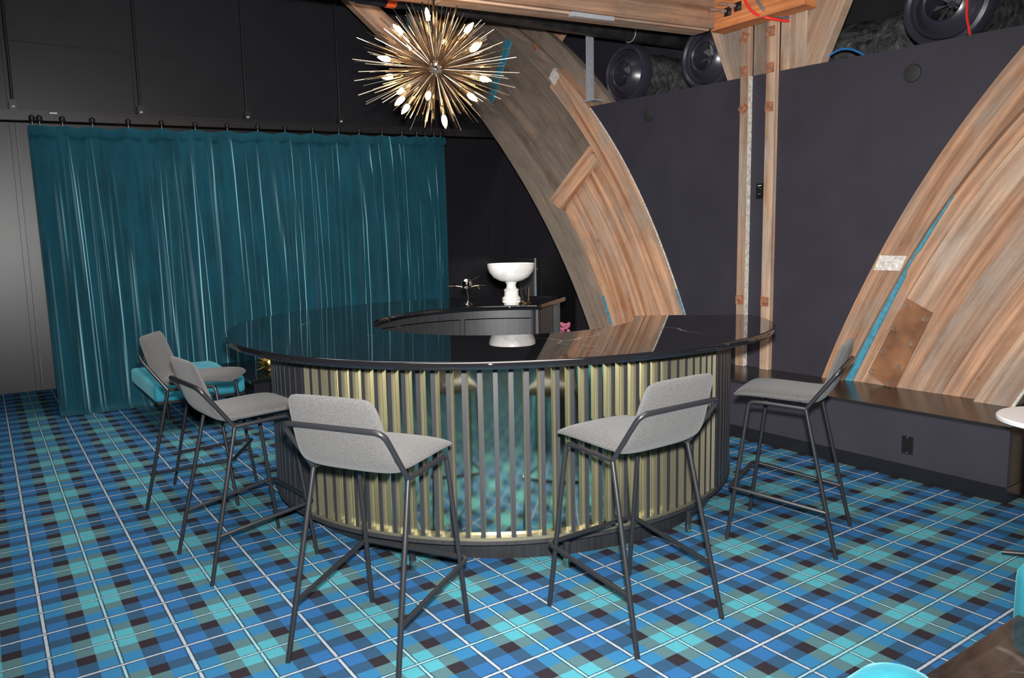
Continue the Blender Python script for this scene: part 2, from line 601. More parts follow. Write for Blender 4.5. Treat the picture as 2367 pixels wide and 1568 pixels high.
def prism_mesh(name, poly, x0, x1, axis=0, grain=(0, 1), uvang=0.0):
    """poly: list of 2D points in the two other axes, extruded along `axis` from x0 to x1"""
    oth = [i for i in range(3) if i != axis]
    def P(p, x):
        v = [0, 0, 0]; v[axis] = x; v[oth[0]] = p[0]; v[oth[1]] = p[1]
        return v
    n = len(poly)
    verts = [P(p, x0) for p in poly] + [P(p, x1) for p in poly]
    ca, sa = math.cos(uvang), math.sin(uvang)
    uvs = [(p[0] * ca + p[1] * sa, -p[0] * sa + p[1] * ca) for p in poly] * 2
    faces = [tuple(range(n)), tuple(range(2 * n - 1, n - 1, -1))]
    for i in range(n):
        j = (i + 1) % n
        faces.append((i, j, n + j, n + i))
    me = mesh(name, verts, faces, uvs)
    return recalc(me)

def prism(name, poly, x0, x1, mat, parent=None, axis=0, uvang=0.0):
    return link(name, prism_mesh(name, poly, x0, x1, axis, uvang=uvang), mat, parent)

def copy_tree(o, parent=None):
    c = o.copy()
    COL.objects.link(c)
    if parent is not None:
        c.parent = parent
    for ch in o.children:
        copy_tree(ch, c)
    return c

# ================================================================== SETTING
# ---- floor
fl_me = mesh('floor', [(-5, -5, 0), (9, -5, 0), (9, 10.2, 0), (-5, 10.2, 0), (-5, -5, -0.1), (9, -5, -0.1), (9, 10.2, -0.1), (-5, 10.2, -0.1)],
             [(0, 1, 2, 3), (7, 6, 5, 4), (0, 4, 5, 1), (1, 5, 6, 2), (2, 6, 7, 3), (3, 7, 4, 0)])
floor = struct(link('floor', fl_me, MAT['carpet']))

# ---- back wall (behind the curtain) with its big sheet panels
YB = 10.05
HC = 5.2
wb = struct(box('wall_back', -5, 7.2, YB + 0.02, YB + 0.2, 0, HC, MAT['wall']))
xs = [-2.03, -0.80, 0.43, 1.655, 2.88, 4.105, 5.33, 6.555, 6.86]
for i in range(len(xs) - 1):
    for (z0, z1) in ((0.0, 3.81), (3.822, HC)):
        p = box('panel', xs[i] + 0.006, xs[i + 1] - 0.006, YB, YB + 0.02, z0, z1, MAT['panel'], wb, 0.002)
# joint strip with rough caulking left of the curtain
for zj in range(0, 1):
    box('joint_strip', 0.40, 0.455, YB - 0.010, YB, 0.0, 3.81, MAT['panel'], wb, 0.003)
ca = []
for k in range(60):
    z = 0.02 + k * 0.05
    ca.append((0.468 + rnd.uniform(-0.004, 0.004), YB - 0.006, z))
tube('caulk_bead', ca, [rnd.choice((0.002, 0.003, 0.006)) for _ in ca], MAT['brushed'], wb, 5)

# ---- side wall at the far right behind the near timber arch
XS = 6.86
ws = struct(box('wall_side', XS, XS + 0.15, 6.2, YB + 0.02, 0, HC, MAT['wall']))
struct(box('wall_void', 7.4, 7.5, -5, 6.3, 0, HC, MAT['ceiling']))
struct(box('wall_left', -5.2, -5, -5, 10.2, 0, HC, MAT['wall']))
struct(box('wall_front', -5, 9, -5.2, -5, 0, HC, MAT['wall']))
ceil = struct(box('ceiling', -5, 9, -5, 10.2, HC, HC + 0.1, MAT['ceiling']))
# roof boards seen above the ducts
for k in range(7):
    box('plank', 5.2 + k * 0.30, 5.49 + k * 0.30, 1.0, 7.5, 4.30, 4.33, MAT['roofwood'], ceil, 0.004)

# ---- arch curves in the wall plane (Y as a function of Z), nearest arch mirrors the far one about Y = 4.15
XW = 5.41
def curve(pts):
    z = np.array([p[1] for p in pts]); y = np.array([p[0] for p in pts])
    i = np.argsort(z)
    z = z[i]; y = y[i]
    c = np.polyfit(z, y, 5 if len(z) > 7 else 3)
    return lambda q: float(np.polyval(c, q))
c_in = curve([(6.06, 0.0), (6.20, 0.33), (6.348, 0.625), (6.456, 0.817), (6.707, 1.215), (6.946, 1.554), (7.226, 1.907), (7.519, 2.249), (7.835, 2.582), (8.197, 2.908), (8.44, 3.126), (8.743, 3.386), (9.007, 3.593), (9.62, 4.02), (10.0, 4.25)])
c_wall = curve([(4.66, 0.0), (4.77, 0.40), (4.959, 0.86), (5.083, 1.133), (5.255, 1.501), (5.431, 1.816), (5.63, 2.12), (5.862, 2.437), (6.09, 2.721), (6.313, 2.962), (6.62, 3.25), (7.0, 3.58), (7.55, 3.98)])
c_out = curve([(4.44, 0.0), (4.74, 0.86), (5.02, 1.5), (5.38, 2.12), (5.84, 2.721), (6.075, 2.965), (6.325, 3.214), (6.607, 3.487), (6.904, 3.728), (7.194, 3.939), (7.75, 4.30), (8.2, 4.55)])
c_chord = curve([(5.83, 0.0), (6.053, 0.683), (6.135, 0.886), (6.28, 1.227), (6.471, 1.533), (6.783, 1.866), (7.05, 2.15), (7.431, 2.599), (7.77, 2.893), (8.30, 3.35), (8.9, 3.80), (9.4, 4.12)])
c_band = curve([(4.86, 0.0), (5.02, 0.40), (5.211, 0.853), (5.37, 1.186), (5.551, 1.528), (5.737, 1.841), (6.047, 2.237), (6.311, 2.577), (6.604, 2.944), (6.895, 3.209), (7.39, 3.612), (7.866, 4.001), (8.428, 4.362)])

def strip_mesh(name, fa, fb, z0a, z1a, x0, x1, z0b=None, z1b=None, n=26, mirror=None, wob=0.0):
    """solid curved plank between two curves; grain UV follows its length"""
    z0b = z0a if z0b is None else z0b
    z1b = z1a if z1b is None else z1b
    verts = []; uvs = []
    s = 0; prev = None
    for i in range(n + 1):
        t = i / n
        za = z0a + (z1a - z0a) * t; zb = z0b + (z1b - z0b) * t
        ya = fa(za); yb = fb(zb)
        if mirror is not None:
            ya = 2 * mirror - ya; yb = 2 * mirror - yb
        mid = ((ya + yb) / 2, (za + zb) / 2)
        if prev:
            s += math.hypot(mid[0] - prev[0], mid[1] - prev[1])
        prev = mid
        wd = abs(ya - yb)
        for (y, z, v) in ((ya, za, 0), (yb, zb, wd)):
            for x in (x0, x1):
                verts.append((x, y, z)); uvs.append((s, v + (0.3 if x == x1 else 0)))
    faces = []
    for i in range(n):
        a = i * 4; b = a + 4
        faces += [(a, a + 2, b + 2, b), (a + 1, b + 1, b + 3, a + 3), (a, b, b + 1, a + 1), (a + 2, a + 3, b + 3, b + 2)]
    faces += [(0, 1, 3, 2), (n * 4, n * 4 + 2, n * 4 + 3, n * 4 + 1)]
    return auto_smooth(recalc(mesh(name, verts, faces, uvs)), 30)

def strip(name, *a, mat=None, parent=None, **k):
    return link(name, strip_mesh(name, *a, **k), mat, parent)

def between(f, g, t):
    return lambda z: f(z) * (1 - t) + g(z) * t

ZL = 0.4625   # ledge top
# ---- right wall, cut along both arches
zt_l, zt_r = 2.962, 2.845
poly = []
N = 24
ztl = zt_l
for i in range(N + 1):
    z = ZL + 0.0 + (ztl - ZL) * i / N
    poly.append((c_wall(z), z))
mir = 4.15
zr_top = 2.842
polyr = []
for i in range(N + 1):
    z = zr_top + (ZL - zr_top) * i / N
    polyr.append((2 * mir - c_wall(z), z))
wr = struct(prism('wall_right', poly + polyr, XW, XW + 0.10, MAT['wall']))

# ---- ledge along the right wall
ledge = struct(thing('wall_ledge', 'long low dark ledge with polished top running under the timber posts', 'ledge', (4.82, 1.91, 0)))
def lp(o):
    o.parent = ledge
    o.location = o.location - Vector((4.82, 1.91, 0))
    return o
lp(box('ledge_face', 4.82, 4.86, 1.91, 6.9, 0.095, ZL - 0.022, MAT['wall'], None, 0.002))
lp(box('ledge_end', 4.86, 6.0, 1.91, 1.95, 0.095, ZL - 0.022, MAT['blackoak'], None, 0.002))
lp(box('ledge_top', 4.812, 6.0, 1.902, 6.9, ZL - 0.022, ZL - 0.0005, MAT['ledge_top'], None, 0.003))
lp(box('kick_board', 4.815, 4.83, 1.905, 6.9, 0.0, 0.095, MAT['black_satin'], None, 0.002))
lp(box('kick_board', 4.83, 6.0, 1.905, 1.92, 0.0, 0.095, MAT['black_satin'], None, 0.002))

# ================================================================== TIMBER ARCHES
def bolt_plate(name, parent, x, y, z, s, rot, mat, proud=0.006, head=0.012):
    """square washer plate facing -X with a square bolt head"""
    h = s / 2
    pts = [(y + math.cos(rot + a) * h * 1.414, z + math.sin(rot + a) * h * 1.414) for a in (math.pi / 4 + k * math.pi / 2 for k in range(4))]
    pl = prism(name, pts, x - proud, x, mat, parent)
    hp = [(y + math.cos(rot + 0.5 + a) * head * 1.3, z + math.sin(rot + 0.5 + a) * head * 1.3) for a in (k * math.pi / 2 for k in range(4))]
    prism('bolt_head', hp, x - proud - head * 1.6, x - proud, MAT['bolt'], pl)
    return pl

# --- far arch (left of the posts)
a1 = thing('timber_arch', 'weathered laminated timber arch curving up behind the bar to the left of the twin posts', 'arch', (XW, 5.5, 0), 0, 'bolted timber arches')
def ap(o, root):
    o.parent = root
    o.location = o.location - root.location
    return o
ap(strip('arch_core', c_in, c_out, 0.0, 4.22, XW + 0.13, XW + 0.185, 0.0, 4.55, mat=MAT['wood_grey']), a1)
# inner chord
ap(strip('inner_chord', c_in, c_chord, 0.0, 4.23, XW + 0.01, XW + 0.129, 0.0, 4.12, mat=MAT['wood_grey']), a1)
# web planks
tt = [0.0, 0.16, 0.36, 0.56, 0.78, 1.0]
for i in range(5):
    fa, fb = between(c_chord, c_band, tt[i] + 0.003), between(c_chord, c_band, tt[i + 1] - 0.003)
    up = 4.2
    # lower (orange) and upper (grey) boards meet along the brace
    zc_a = 1.90 + 0.62 * (tt[i]); zc_b = 1.90 + 0.62 * tt[i + 1]
    dx = 0.045 + 0.006 * ((i * 7) % 3)
    ap(strip('web_plank', fa, fb, 0.0, zc_a, XW + dx, XW + 0.129, 0.0, zc_b, mat=MAT['wood'], n=18), a1)
    ap(strip('web_plank', fa, fb, zc_a + 0.004, up, XW + dx + 0.004, XW + 0.129, zc_b + 0.004, up, mat=MAT['wood_grey'], n=18), a1)
# outer band: raised lower timber with a sawn end, set-back upper timber
ap(strip('raised_band', c_band, c_wall, 0.0, 3.27, XW - 0.012, XW + 0.129, 0.0, 3.44, mat=MAT['wood']), a1)
ap(strip('upper_band', c_band, c_wall, 3.275, 4.36, XW + 0.035, XW + 0.129, 3.445, 4.20, mat=MAT['wood_grey']), a1)
ap(strip('outer_band', c_wall, c_out, 2.80, 4.25, XW + 0.10, XW + 0.129, 2.75, 4.52, mat=MAT['wood_grey']), a1)
ap(prism('sawn_end', [(6.985, 3.365), (6.893, 3.462), (6.79, 3.362), (6.876, 3.268)], XW - 0.014, XW + 0.03, MAT['white_paint']), a1)
# brace across the web
ap(prism('cross_brace', [(6.318, 2.563), (6.30, 2.50), (6.19, 2.405), (6.60, 2.085), (6.806, 1.908), (6.86, 1.93), (7.018, 2.036), (6.72, 2.27)], XW + 0.005, XW + 0.07, MAT['wood'], uvang=math.radians(-36)), a1)
ap(prism('blue_stripe', [(7.866, 4.001), (7.763, 3.934), (8.20, 3.30), (8.361, 3.278)], XW + 0.028, XW + 0.032 + 0.02, MAT['blue_paint']), a1)
ap(strip('pale_edge', c_wall, lambda z: c_wall(z) - 0.016, 0.45, 2.95, XW - 0.006, XW - 0.002, mat=MAT['white_paint'], n=30), a1)
ap(strip('blue_flake', lambda z: c_wall(z) + 0.006, lambda z: c_wall(z) - 0.014, 0.86, 1.10, XW - 0.0135, XW - 0.0101, mat=MAT['blue_paint'], n=6), a1)
ap(strip('blue_flake', lambda z: c_chord(z) - 0.0, lambda z: c_chord(z) - 0.028, 0.68, 0.98, XW + 0.036, XW + 0.046, mat=MAT['blue_paint'], n=6), a1)
bp = bolt_plate('washer_plate', None, XW + 0.035, 7.30, 3.78, 0.085, 0.2, MAT['copper_plate']); ap(bp, a1)

# --- near arch (right of the posts)
mf = lambda f: (lambda z: 2 * mir - f(z))
a2 = thing('timber_arch', 'wide timber arch at the right with a rusty bolted plate and a turquoise painted edge', 'arch', (XW, 2.8, ZL), 0, 'bolted timber arches')
n_edge = mf(c_wall)
st = curve([(3.365, 0.40), (3.315, 0.458), (3.21, 0.70), (3.105, 0.943), (2.965, 1.201), (2.84, 1.42), (2.705, 1.679), (2.572, 1.859), (2.30, 2.22), (2.02, 2.52), (1.6, 2.92)])
n_in = lambda z: 2 * mir - c_in(z) + 0.10
n_rc = lambda z: n_in(z) + 0.225
zt = 3.1
ap(strip('arch_core', n_edge, n_in, ZL, zt, XW + 0.13, XW + 0.40, mat=MAT['wood_grey']), a2)
ap(strip('outer_chord', n_edge, st, ZL, zt, XW - 0.012, XW + 0.129, mat=MAT['wood_arch']), a2)
ws_ = [0.0, 0.12, 0.30, 0.50, 0.74, 1.0]
for i in range(5):
    fa, fb = between(st, n_rc, ws_[i] + 0.0006), between(st, n_rc, ws_[i + 1] - 0.0006)
    ap(strip('web_plank', fa, fb, ZL, zt, XW + 0.040 + 0.0022 * ((i * 5) % 3), XW + 0.129, mat=MAT['wood_pale' if i in (1, 3) else 'wood_arch'], n=20), a2)
ap(strip('inner_chord', n_rc, n_in, ZL, zt, XW - 0.045, XW + 0.129, mat=MAT['wood_pale']), a2)
ap(strip('pale_edge', n_in, lambda z: n_in(z) - 0.02, ZL, zt, XW - 0.044, XW - 0.02, mat=MAT['white_paint'], n=20), a2)
# turquoise paint left on the side of the outer chord
def wst(z):
    k = max(0.0, min(1.0, (z - 0.4625) / (1.84 - 0.4625)))
    return 0.055 * (1 - k) ** 0.6 * (0.45 if 1.30 < z < 1.44 else 1.0) + 0.002
ap(strip('blue_stripe', lambda z: st(z) + 0.001, lambda z: st(z) - wst(z), ZL, 1.84, XW + 0.026, XW + 0.039, mat=MAT['blue_paint'], n=34), a2)
ap(prism('white_patch', [(3.068, 1.429), (2.868, 1.425), (2.913, 1.32), (3.110, 1.321)], XW - 0.0135, XW - 0.0115, MAT['white_paint']), a2)
pl_ = prism('steel_plate', [(2.882, 1.122), (2.692, 1.029), (2.931, ZL), (2.995, ZL), (3.142, 0.548)], XW + 0.026, XW + 0.038, MAT['rust'])
ap(pl_, a2)
for (y, z) in ((2.868, 1.075), (2.735, 0.985), (2.955, 0.90), (2.825, 0.80), (3.035, 0.725), (2.905, 0.625), (3.10, 0.565), (2.972, 0.49)):
    hp = [(y + math.cos(0.9 + k * math.pi / 2) * 0.02, z + math.sin(0.9 + k * math.pi / 2) * 0.02) for k in range(4)]
    b_ = prism('bolt_head', hp, XW + 0.002, XW + 0.026, MAT['bolt'], pl_)

# ---- end wall right of the near arch
struct(box('wall_far_right', XW + 0.20, XW + 0.30, 0.2, 2.3, ZL, 2.8, MAT['wall']))

# ================================================================== TWIN POSTS
def post(y0, y1, label, plates):
    t = thing('timber_post', label, 'post', (5.36, (y0 + y1) / 2, ZL), 0, 'twin timber posts')
    o = box('post_shaft', 5.36, XW - 0.001, y0, y1, ZL, 3.42, MAT['wood_pale'], None, 0.003, 2); ap(o, t)
    e = None if y0 < 4.1 else box('pale_side', 5.361, XW - 0.002, y0 - 0.0022, y0 - 0.0002, ZL + 0.002, 2.90, MAT['white_paint'], None)
    if e: ap(e, t)
    for (z, r) in plates:
        ap(bolt_plate('washer_plate', None, 5.3598, (y0 + y1) / 2 + 0.005, z, 0.078, r, MAT['copper_plate']), t)
    return t
post(4.235, 4.322, 'left one of the twin square timber posts with copper washer plates', [(3.215, 0.5), (2.945, 0.03), (2.645, 0.7), (1.042, 0.0)])
post(3.978, 4.066, 'right one of the twin square timber posts beside the black switch plate', [(3.205, 0.04), (2.925, 0.02), (2.62, 0.02), (1.04, 0.02)])

# ---- boards and struts over the posts
hb = thing('post_head_frame', 'fan of timber boards and diagonal struts above the twin posts', 'timber frame', (XW, 4.15, 2.94))
ap(box('centre_board', XW + 0.005, XW + 0.06, 4.07, 4.234, 2.80, 3.6, MAT['wood_grey'], None, 0.002, 2), hb)
ap(box('side_board', XW + 0.005, XW + 0.06, 3.74, 3.975, 2.80, 3.6, MAT['wood_pale'], None, 0.002, 2), hb)
ap(prism('diagonal_strut', [(3.92, 2.82), (3.66, 2.80), (3.24, 3.70), (3.50, 3.80)], XW + 0.012, XW + 0.10, MAT['wood_pale'], uvang=math.radians(115)), hb)
ap(prism('diagonal_strut', [(4.50, 2.90), (4.43, 2.88), (4.60, 3.38), (4.74, 3.46)], XW + 0.012, XW + 0.09, MAT['wood_pale'], uvang=math.radians(70)), hb)
ap(prism('gusset_board', [(4.44, 2.87), (4.323, 2.86), (4.323, 3.45), (4.63, 3.45)], XW + 0.03, XW + 0.07, MAT['wood_grey'], uvang=math.radians(80)), hb)

# ---- roof beam, its bearing block and bolts
beam = thing('roof_beam', 'long horizontal roof beam above the black pipe running to the twin posts', 'beam', (5.10, 4.43, 3.28))
def tilt_box(name, xa, za, xb, zb, y0, y1, h, mat):
    n_ = 12
    v = []; uv = []
    for (x, z) in ((xa, za), (xb, zb)):
        for (y, dz) in ((y0, 0), (y1, 0), (y1, h), (y0, h)):
            v.append((x, y, z + dz)); uv.append((x, y + dz))
    me = recalc(mesh(name, v, [(0, 1, 2, 3), (4, 7, 6, 5), (0, 4, 5, 1), (1, 5, 6, 2), (2, 6, 7, 3), (3, 7, 4, 0)], uv))
    return link(name, me, mat)
ap(tilt_box('beam_timber', 0.6, 3.05, 5.14, 3.285, 4.42, 4.66, 0.36, MAT['wood_beam']), beam)
ap(tilt_box('lower_batten', 2.6, 3.135, 5.10, 3.265, 4.44, 4.60, 0.016, MAT['wood_pale']), beam)
d = thing('bearing_block', 'fresh orange timber block bolted across the heads of the twin posts', 'timber block', (5.2, 4.06, 3.29))
ap(box('block_timber', 5.20, 5.355, 3.62, 4.50, 3.285, 3.75, MAT['wood_orange'], None, 0.004, 1), d)
for (y, z) in ((4.33, 3.405), (4.23, 3.42), (3.94, 3.47), (3.85, 3.47)):
    pn = box('bolt_recess', 5.196, 5.20, y - 0.035, y + 0.035, z - 0.035, z + 0.035, MAT['black_satin'], None); ap(pn, d)
for (y, z) in ((4.34, 3.41), (4.245, 3.43)):
    ap(tube('threaded_rod', [(5.19, y, z), (5.06, y + 0.06, z + 0.01)], 0.012, MAT['bolt'], None, 8), d)
    ap(lathe('nut', [(0.0, -0.012), (0.022, -0.012), (0.022, 0.012), (0.0, 0.012)], MAT['bolt'], None, (5.165, y + 0.012, z), 6, 'X'), d)
ap(bolt_plate('washer_plate', None, 5.06, 4.46, 3.385, 0.10, 0.6, MAT['copper_plate']), beam)

# cables by the block
tag(tube('red_cable', fillet([(5.15, 4.19, 3.75), (5.15, 4.15, 3.50), (5.16, 4.10, 3.38), (5.19, 4.05, 3.315), (5.24, 3.96, 3.272), (5.30, 3.93, 3.262), (5.44, 3.90, 3.26)], 0.06), 0.011, MAT['red_cable'], None, 8), 'thick red cable draped across the orange timber block', 'cable')
tag(tube('grey_cable', fillet([(5.165, 4.10, 3.75), (5.165, 4.06, 3.50), (5.17, 4.01, 3.39), (5.195, 3.98, 3.335), (5.25, 3.95, 3.298), (5.31, 3.93, 3.288), (5.44, 3.90, 3.286)], 0.06), 0.011, MAT['grey_cable'], None, 8), 'thick grey cable running beside the red cable', 'cable')

# black pipe with stencil
pipe = thing('black_pipe', 'black steel pipe with grey stencil hanging below the roof beam', 'pipe', (4.7, 5.9, 3.6))
YP, KP = 5.9, 5.9 / 4.5
def pz(x): return 1.6 + (1.512 + 0.0215 * (x / KP - 2.5)) * KP
RP = 0.079
ap(tube('pipe_run', [(0.3, YP, pz(0.3)), (2.6, YP, pz(2.6)), (5.1, YP, pz(5.1)), (6.7, YP, pz(6.7))], RP, MAT['cast'], None, 24), pipe)
ap(tube('coupling', [(2.65, YP, pz(2.65)), (3.02, YP, pz(3.02))], RP + 0.008, MAT['cast'], None, 24), pipe)
ap(lathe('orange_band', [(RP + 0.0085, -0.04), (RP + 0.010, -0.03), (RP + 0.010, 0.04), (RP + 0.0085, 0.045)], MAT['orange_tag'], None, (2.93, YP, pz(2.93)), 24, 'X'), pipe)
ap(tube('hanger_loop', [(5.6, YP + (RP + 0.006) * math.cos(a), pz(5.6) + (RP + 0.006) * math.sin(a)) for a in np.linspace(0, 2 * math.pi, 24)[:-1]], 0.005, MAT['steel'], None, 6, True), pipe)
for s_ in (-1, 1):
    ap(tube('hanger_wire', [(5.6, YP + 0.03 * s_, pz(5.6) + RP), (5.6, YP, pz(5.6) + RP + 0.09)], 0.005, MAT['steel'], None, 6), pipe)
def text_obj(name, body, size, mat, mtx):
    cu = bpy.data.curves.new(name, 'FONT')
    cu.body = body
    cu.size = size
    cu.extrude = 0.0004
    cu.align_x = 'CENTER'; cu.align_y = 'CENTER'
    tmp = bpy.data.objects.new(name, cu)
    COL.objects.link(tmp)
    dg = bpy.context.evaluated_depsgraph_get()
    me = bpy.data.meshes.new_from_object(tmp.evaluated_get(dg))
    bpy.data.objects.remove(tmp)
    me.transform(mtx)
    return link(name, me, mat)
# stencil lettering lies upside down on the camera side of the pipe
for (body, x, el, sz) in (('SCH 40', 3.95, 0.42, 0.062), ('4"', 4.22, 0.30, 0.055), ('PIPE', 4.55, 0.32, 0.055)):
    nrm = Vector((0, -math.cos(el), math.sin(el)))
    ux = Vector((-1, 0, 0)); uy = nrm.cross(ux)
    Mt = Matrix(((ux.x, uy.x, nrm.x, x), (ux.y, uy.y, nrm.y, YP + nrm.y * (RP + 0.0015)), (ux.z, uy.z, nrm.z, pz(x) + nrm.z * (RP + 0.0015)), (0, 0, 0, 1)))
    ap(text_obj('stencil_lettering', body, sz, MAT['paint_mark'], Mt), pipe)
tag(tube('thin_pipe', [(5.1, 6.25, 3.78), (6.7, 6.25, 3.83)], 0.035, MAT['cast'], None, 12), 'thinner dark pipe running behind the black pipe', 'pipe')

# steel channel hanger on the far arch
ch = thing('steel_channel', 'grey steel channel strut hanging between the pipe and the far arch', 'channel', (5.44, 6.31, 3.02))
def chan(pts, nm):
    return prism(nm, pts, 3.03, 3.80, MAT['steel'], None, 2)
ap(chan([(5.40, 6.27), (5.44, 6.27), (5.44, 6.275), (5.405, 6.275), (5.405, 6.345), (5.44, 6.345), (5.44, 6.35), (5.40, 6.35)], 'channel_bar'), ch)
ap(box('foot_bracket', 5.39, 5.52, 6.22, 6.40, 3.015, 3.03, MAT['steel'], None, 0.002), ch)
ap(tilt_box('steel_bracket', 3.62, 3.165, 4.02, 3.185, 4.40, 4.44, 0.03, MAT['steel']), beam)

# small timbers in the dark roof
tag(prism('roof_strut', [(2.95, 4.55), (3.25, 4.55), (4.30, 3.80), (4.22, 3.55)], 7.96, 8.06, MAT['wood'], None, 1, math.radians(-38)), 'orange diagonal roof strut left of the starburst chandelier', 'strut')
tag(prism('roof_strut', [(7.62, 4.02), (7.25, 4.30), (7.10, 4.12), (7.48, 3.86)], 5.86, 5.93, MAT['wood'], None, 0, math.radians(143)), 'short timber strut behind the far arch under the pipe', 'strut')
bb = thing('boarded_screen', 'upright grey boards with blue edge behind the starburst chandelier', 'boards', (5.5, 9.88, 3.9))
for i in range(4):
    ap(box('plank', 5.21 + i * 0.19, 5.21 + i * 0.19 + 0.184, 9.86 + 0.004 * (i % 2), 9.93, 3.6, HC - 0.02, MAT['wood_grey' if i != 2 else 'wood'], None, 0.003, 2), bb)
ap(box('blue_edge', 5.19, 5.208, 9.855, 9.93, 3.6, HC - 0.02, MAT['blue_paint'], None), bb)

# ================================================================== DUCT FANS
def fan_proto():
    t = thing('duct_fan', 'x', 'duct fan', (0, 0, 0), 0, 'dark round duct fans behind the wall')
    lathe('rim', [(0.235, 0.03), (0.245, -0.005), (0.265, -0.02), (0.29, -0.01), (0.305, 0.02), (0.305, 0.09), (0.29, 0.11), (0.235, 0.11)], MAT['fan'], t, None, 40, 'X')
    lathe('diffuser_cone', [(0.235, 0.02), (0.225, 0.035), (0.20, 0.01), (0.165, -0.035), (0.135, -0.05), (0.122, -0.04), (0.118, 0.02), (0.118, 0.16)], MAT['fan'], t, None, 40, 'X')
    for k in range(8):
        a = 2 * math.pi * k / 8
        ca_, sa_ = math.cos(a), math.sin(a)
        v = []
        for (r, wdt) in ((0.02, 0.012), (0.118, 0.04)):
            for s_ in (-1, 1):
                for dx in (0.0, 0.006):
                    v.append((0.09 + dx + s_ * 0.02, r * ca_ - s_ * wdt * sa_ * 0.5, r * sa_ + s_ * wdt * ca_ * 0.5))
        link('vane', recalc(mesh('vane', v, [(0, 1, 3, 2), (4, 6, 7, 5), (0, 4, 5, 1), (2, 3, 7, 6), (0, 2, 6, 4), (1, 5, 7, 3)])), MAT['brushed'], t)
    lathe('hub', [(0.0, 0.07), (0.025, 0.075), (0.03, 0.12), (0.0, 0.13)], MAT['fan'], t, None, 16, 'X')
    n = 10
    prof = [(0.228 + 0.012 * math.sin(i * 2.1), 0.10 + i * 0.10) for i in range(8)]
    lathe('wrapped_duct', prof, MAT['film'], t, None, 28, 'X')
    return t
f0 = fan_proto()
f0.location = (5.64, 6.02, 3.265)
f0['label'] = 'duct fan nearest the far arch beside the steel channel'
f1 = copy_tree(f0); f1.location = (5.62, 4.92, 3.215); f1['label'] = 'duct fan half hidden behind the timber boards of the twin posts'
f2 = copy_tree(f0); f2.location = (5.62, 2.80, 3.155); f2['label'] = 'largest looking duct fan at the top right with a red wire across it'
dt = tag(lathe('wrapped_duct_run', [(0.30 + 0.012 * math.sin(i * 1.7) + 0.008 * math.sin(i * 4.1), i * 0.16) for i in range(17)], MAT['film'], None, (6.55, 2.9, 3.12), 28, 'X'), 'large dusty duct wrapped in black plastic film behind the wall', 'duct')
dt.rotation_euler = (0, 0, math.radians(90))
dt.location = (6.83, 2.4, 3.20)
tag(tube('blue_cable', [(5.5, 3.72 - 0.045 * i, 2.86 + 0.115 * math.sin(math.pi * i / 10)) for i in range(11)], 0.009, MAT['blue_cable'], None, 8), 'blue ribbed cable looping over the top of the wall', 'cable')
tag(tube('red_wire', [(5.57, 2.62, 3.5), (5.55, 2.60, 3.3), (5.54, 2.625, 3.15), (5.53, 2.615, 3.0), (5.50, 2.57, 2.86)], 0.008, MAT['red_cable'], None, 6), 'thin red wire hanging over the right hand duct fan', 'wire')
tag(box('dark_upright', 5.75, 5.85, 2.13, 2.24, 2.9, 3.9, MAT['black_satin'], None, 0.01), 'dark upright at the far right behind the wall top', 'upright')

# wall fittings
def disc(y, z, label):
    o = lathe('wall_disc', [(0.0, -0.018), (0.045, -0.017), (0.058, -0.012), (0.062, -0.004), (0.062, 0.0), (0.0, 0.0)], MAT['disc'], None, (XW, y, z), 32, 'X')
    tag(o, label, 'wall disc', 'round black wall discs')
disc(5.437, 2.764, 'round black wall disc between the far arch and the posts')
disc(2.895, 2.681, 'round black wall disc above the near arch')
sw = thing('switch_plate', 'black switch plate with white marks between the twin posts', 'switch', (XW, 4.135, 1.957))
ap(box('plate', XW - 0.008, XW, 4.096, 4.172, 1.893, 2.02, MAT['black_plastic'], None, 0.002), sw)
for (y0, y1, z0, z1) in ((4.118, 4.156, 1.998, 2.003), (4.14, 4.144, 1.988, 1.991), (4.126, 4.131, 1.972, 1.976), (4.145, 4.149, 1.928, 1.934), (4.128, 4.133, 1.931, 1.935)):
    ap(box('white_mark', XW - 0.0086, XW - 0.008, y0, y1, z0, z1, MAT['white_lam'], None), sw)
ot = thing('outlet_plate', 'black power outlet plate low on the ledge face', 'outlet', (4.82, 2.498, 0.23))
ap(box('plate', 4.813, 4.82, 2.461, 2.534, 0.172, 0.287, MAT['black_plastic'], None, 0.002), ot)
for z in (0.205, 0.254):
    ap(box('socket_face', 4.8115, 4.813, 2.48, 2.515, z - 0.018, z + 0.018, MAT['black_plastic'], None, 0.001), ot)
for z in (0.18, 0.28):
    ap(lathe('screw', [(0, -0.001), (0.003, -0.001), (0.003, 0), (0, 0)], MAT['steel'], None, (4.813, 2.4975, z), 8, 'X'), ot)

# door on the side wall beyond the bar
dr = thing('door_1', 'dark door pull and framed panel beyond the marble bowl', 'door', (XS, 9.3, 0))
struct(dr)
def dp(o): return ap(o, dr)
dp(box('door_leaf', XS - 0.03, XS - 0.001, 8.3, 9.68, 0.0, 1.315, MAT['black_satin'], None, 0.003))
dp(box('panel_frame', XS - 0.045, XS - 0.03, 9.22, 9.60, 0.40, 1.24, MAT['steel'], None, 0.004))
dp(box('panel_inset', XS - 0.05, XS - 0.0451, 9.245, 9.575, 0.44, 1.205, MAT['brushed'], None, 0.002))
dp(tube('pull_bar', [(XS - 0.07, 9.17, 0.30), (XS - 0.07, 9.17, 1.31)], 0.016, MAT['steel'], None, 10))
for z in (0.5, 1.15):
    dp(tube('pull_mount', [(XS - 0.07, 9.17, z), (XS - 0.03, 9.17, z)], 0.009, MAT['steel'], None, 8))

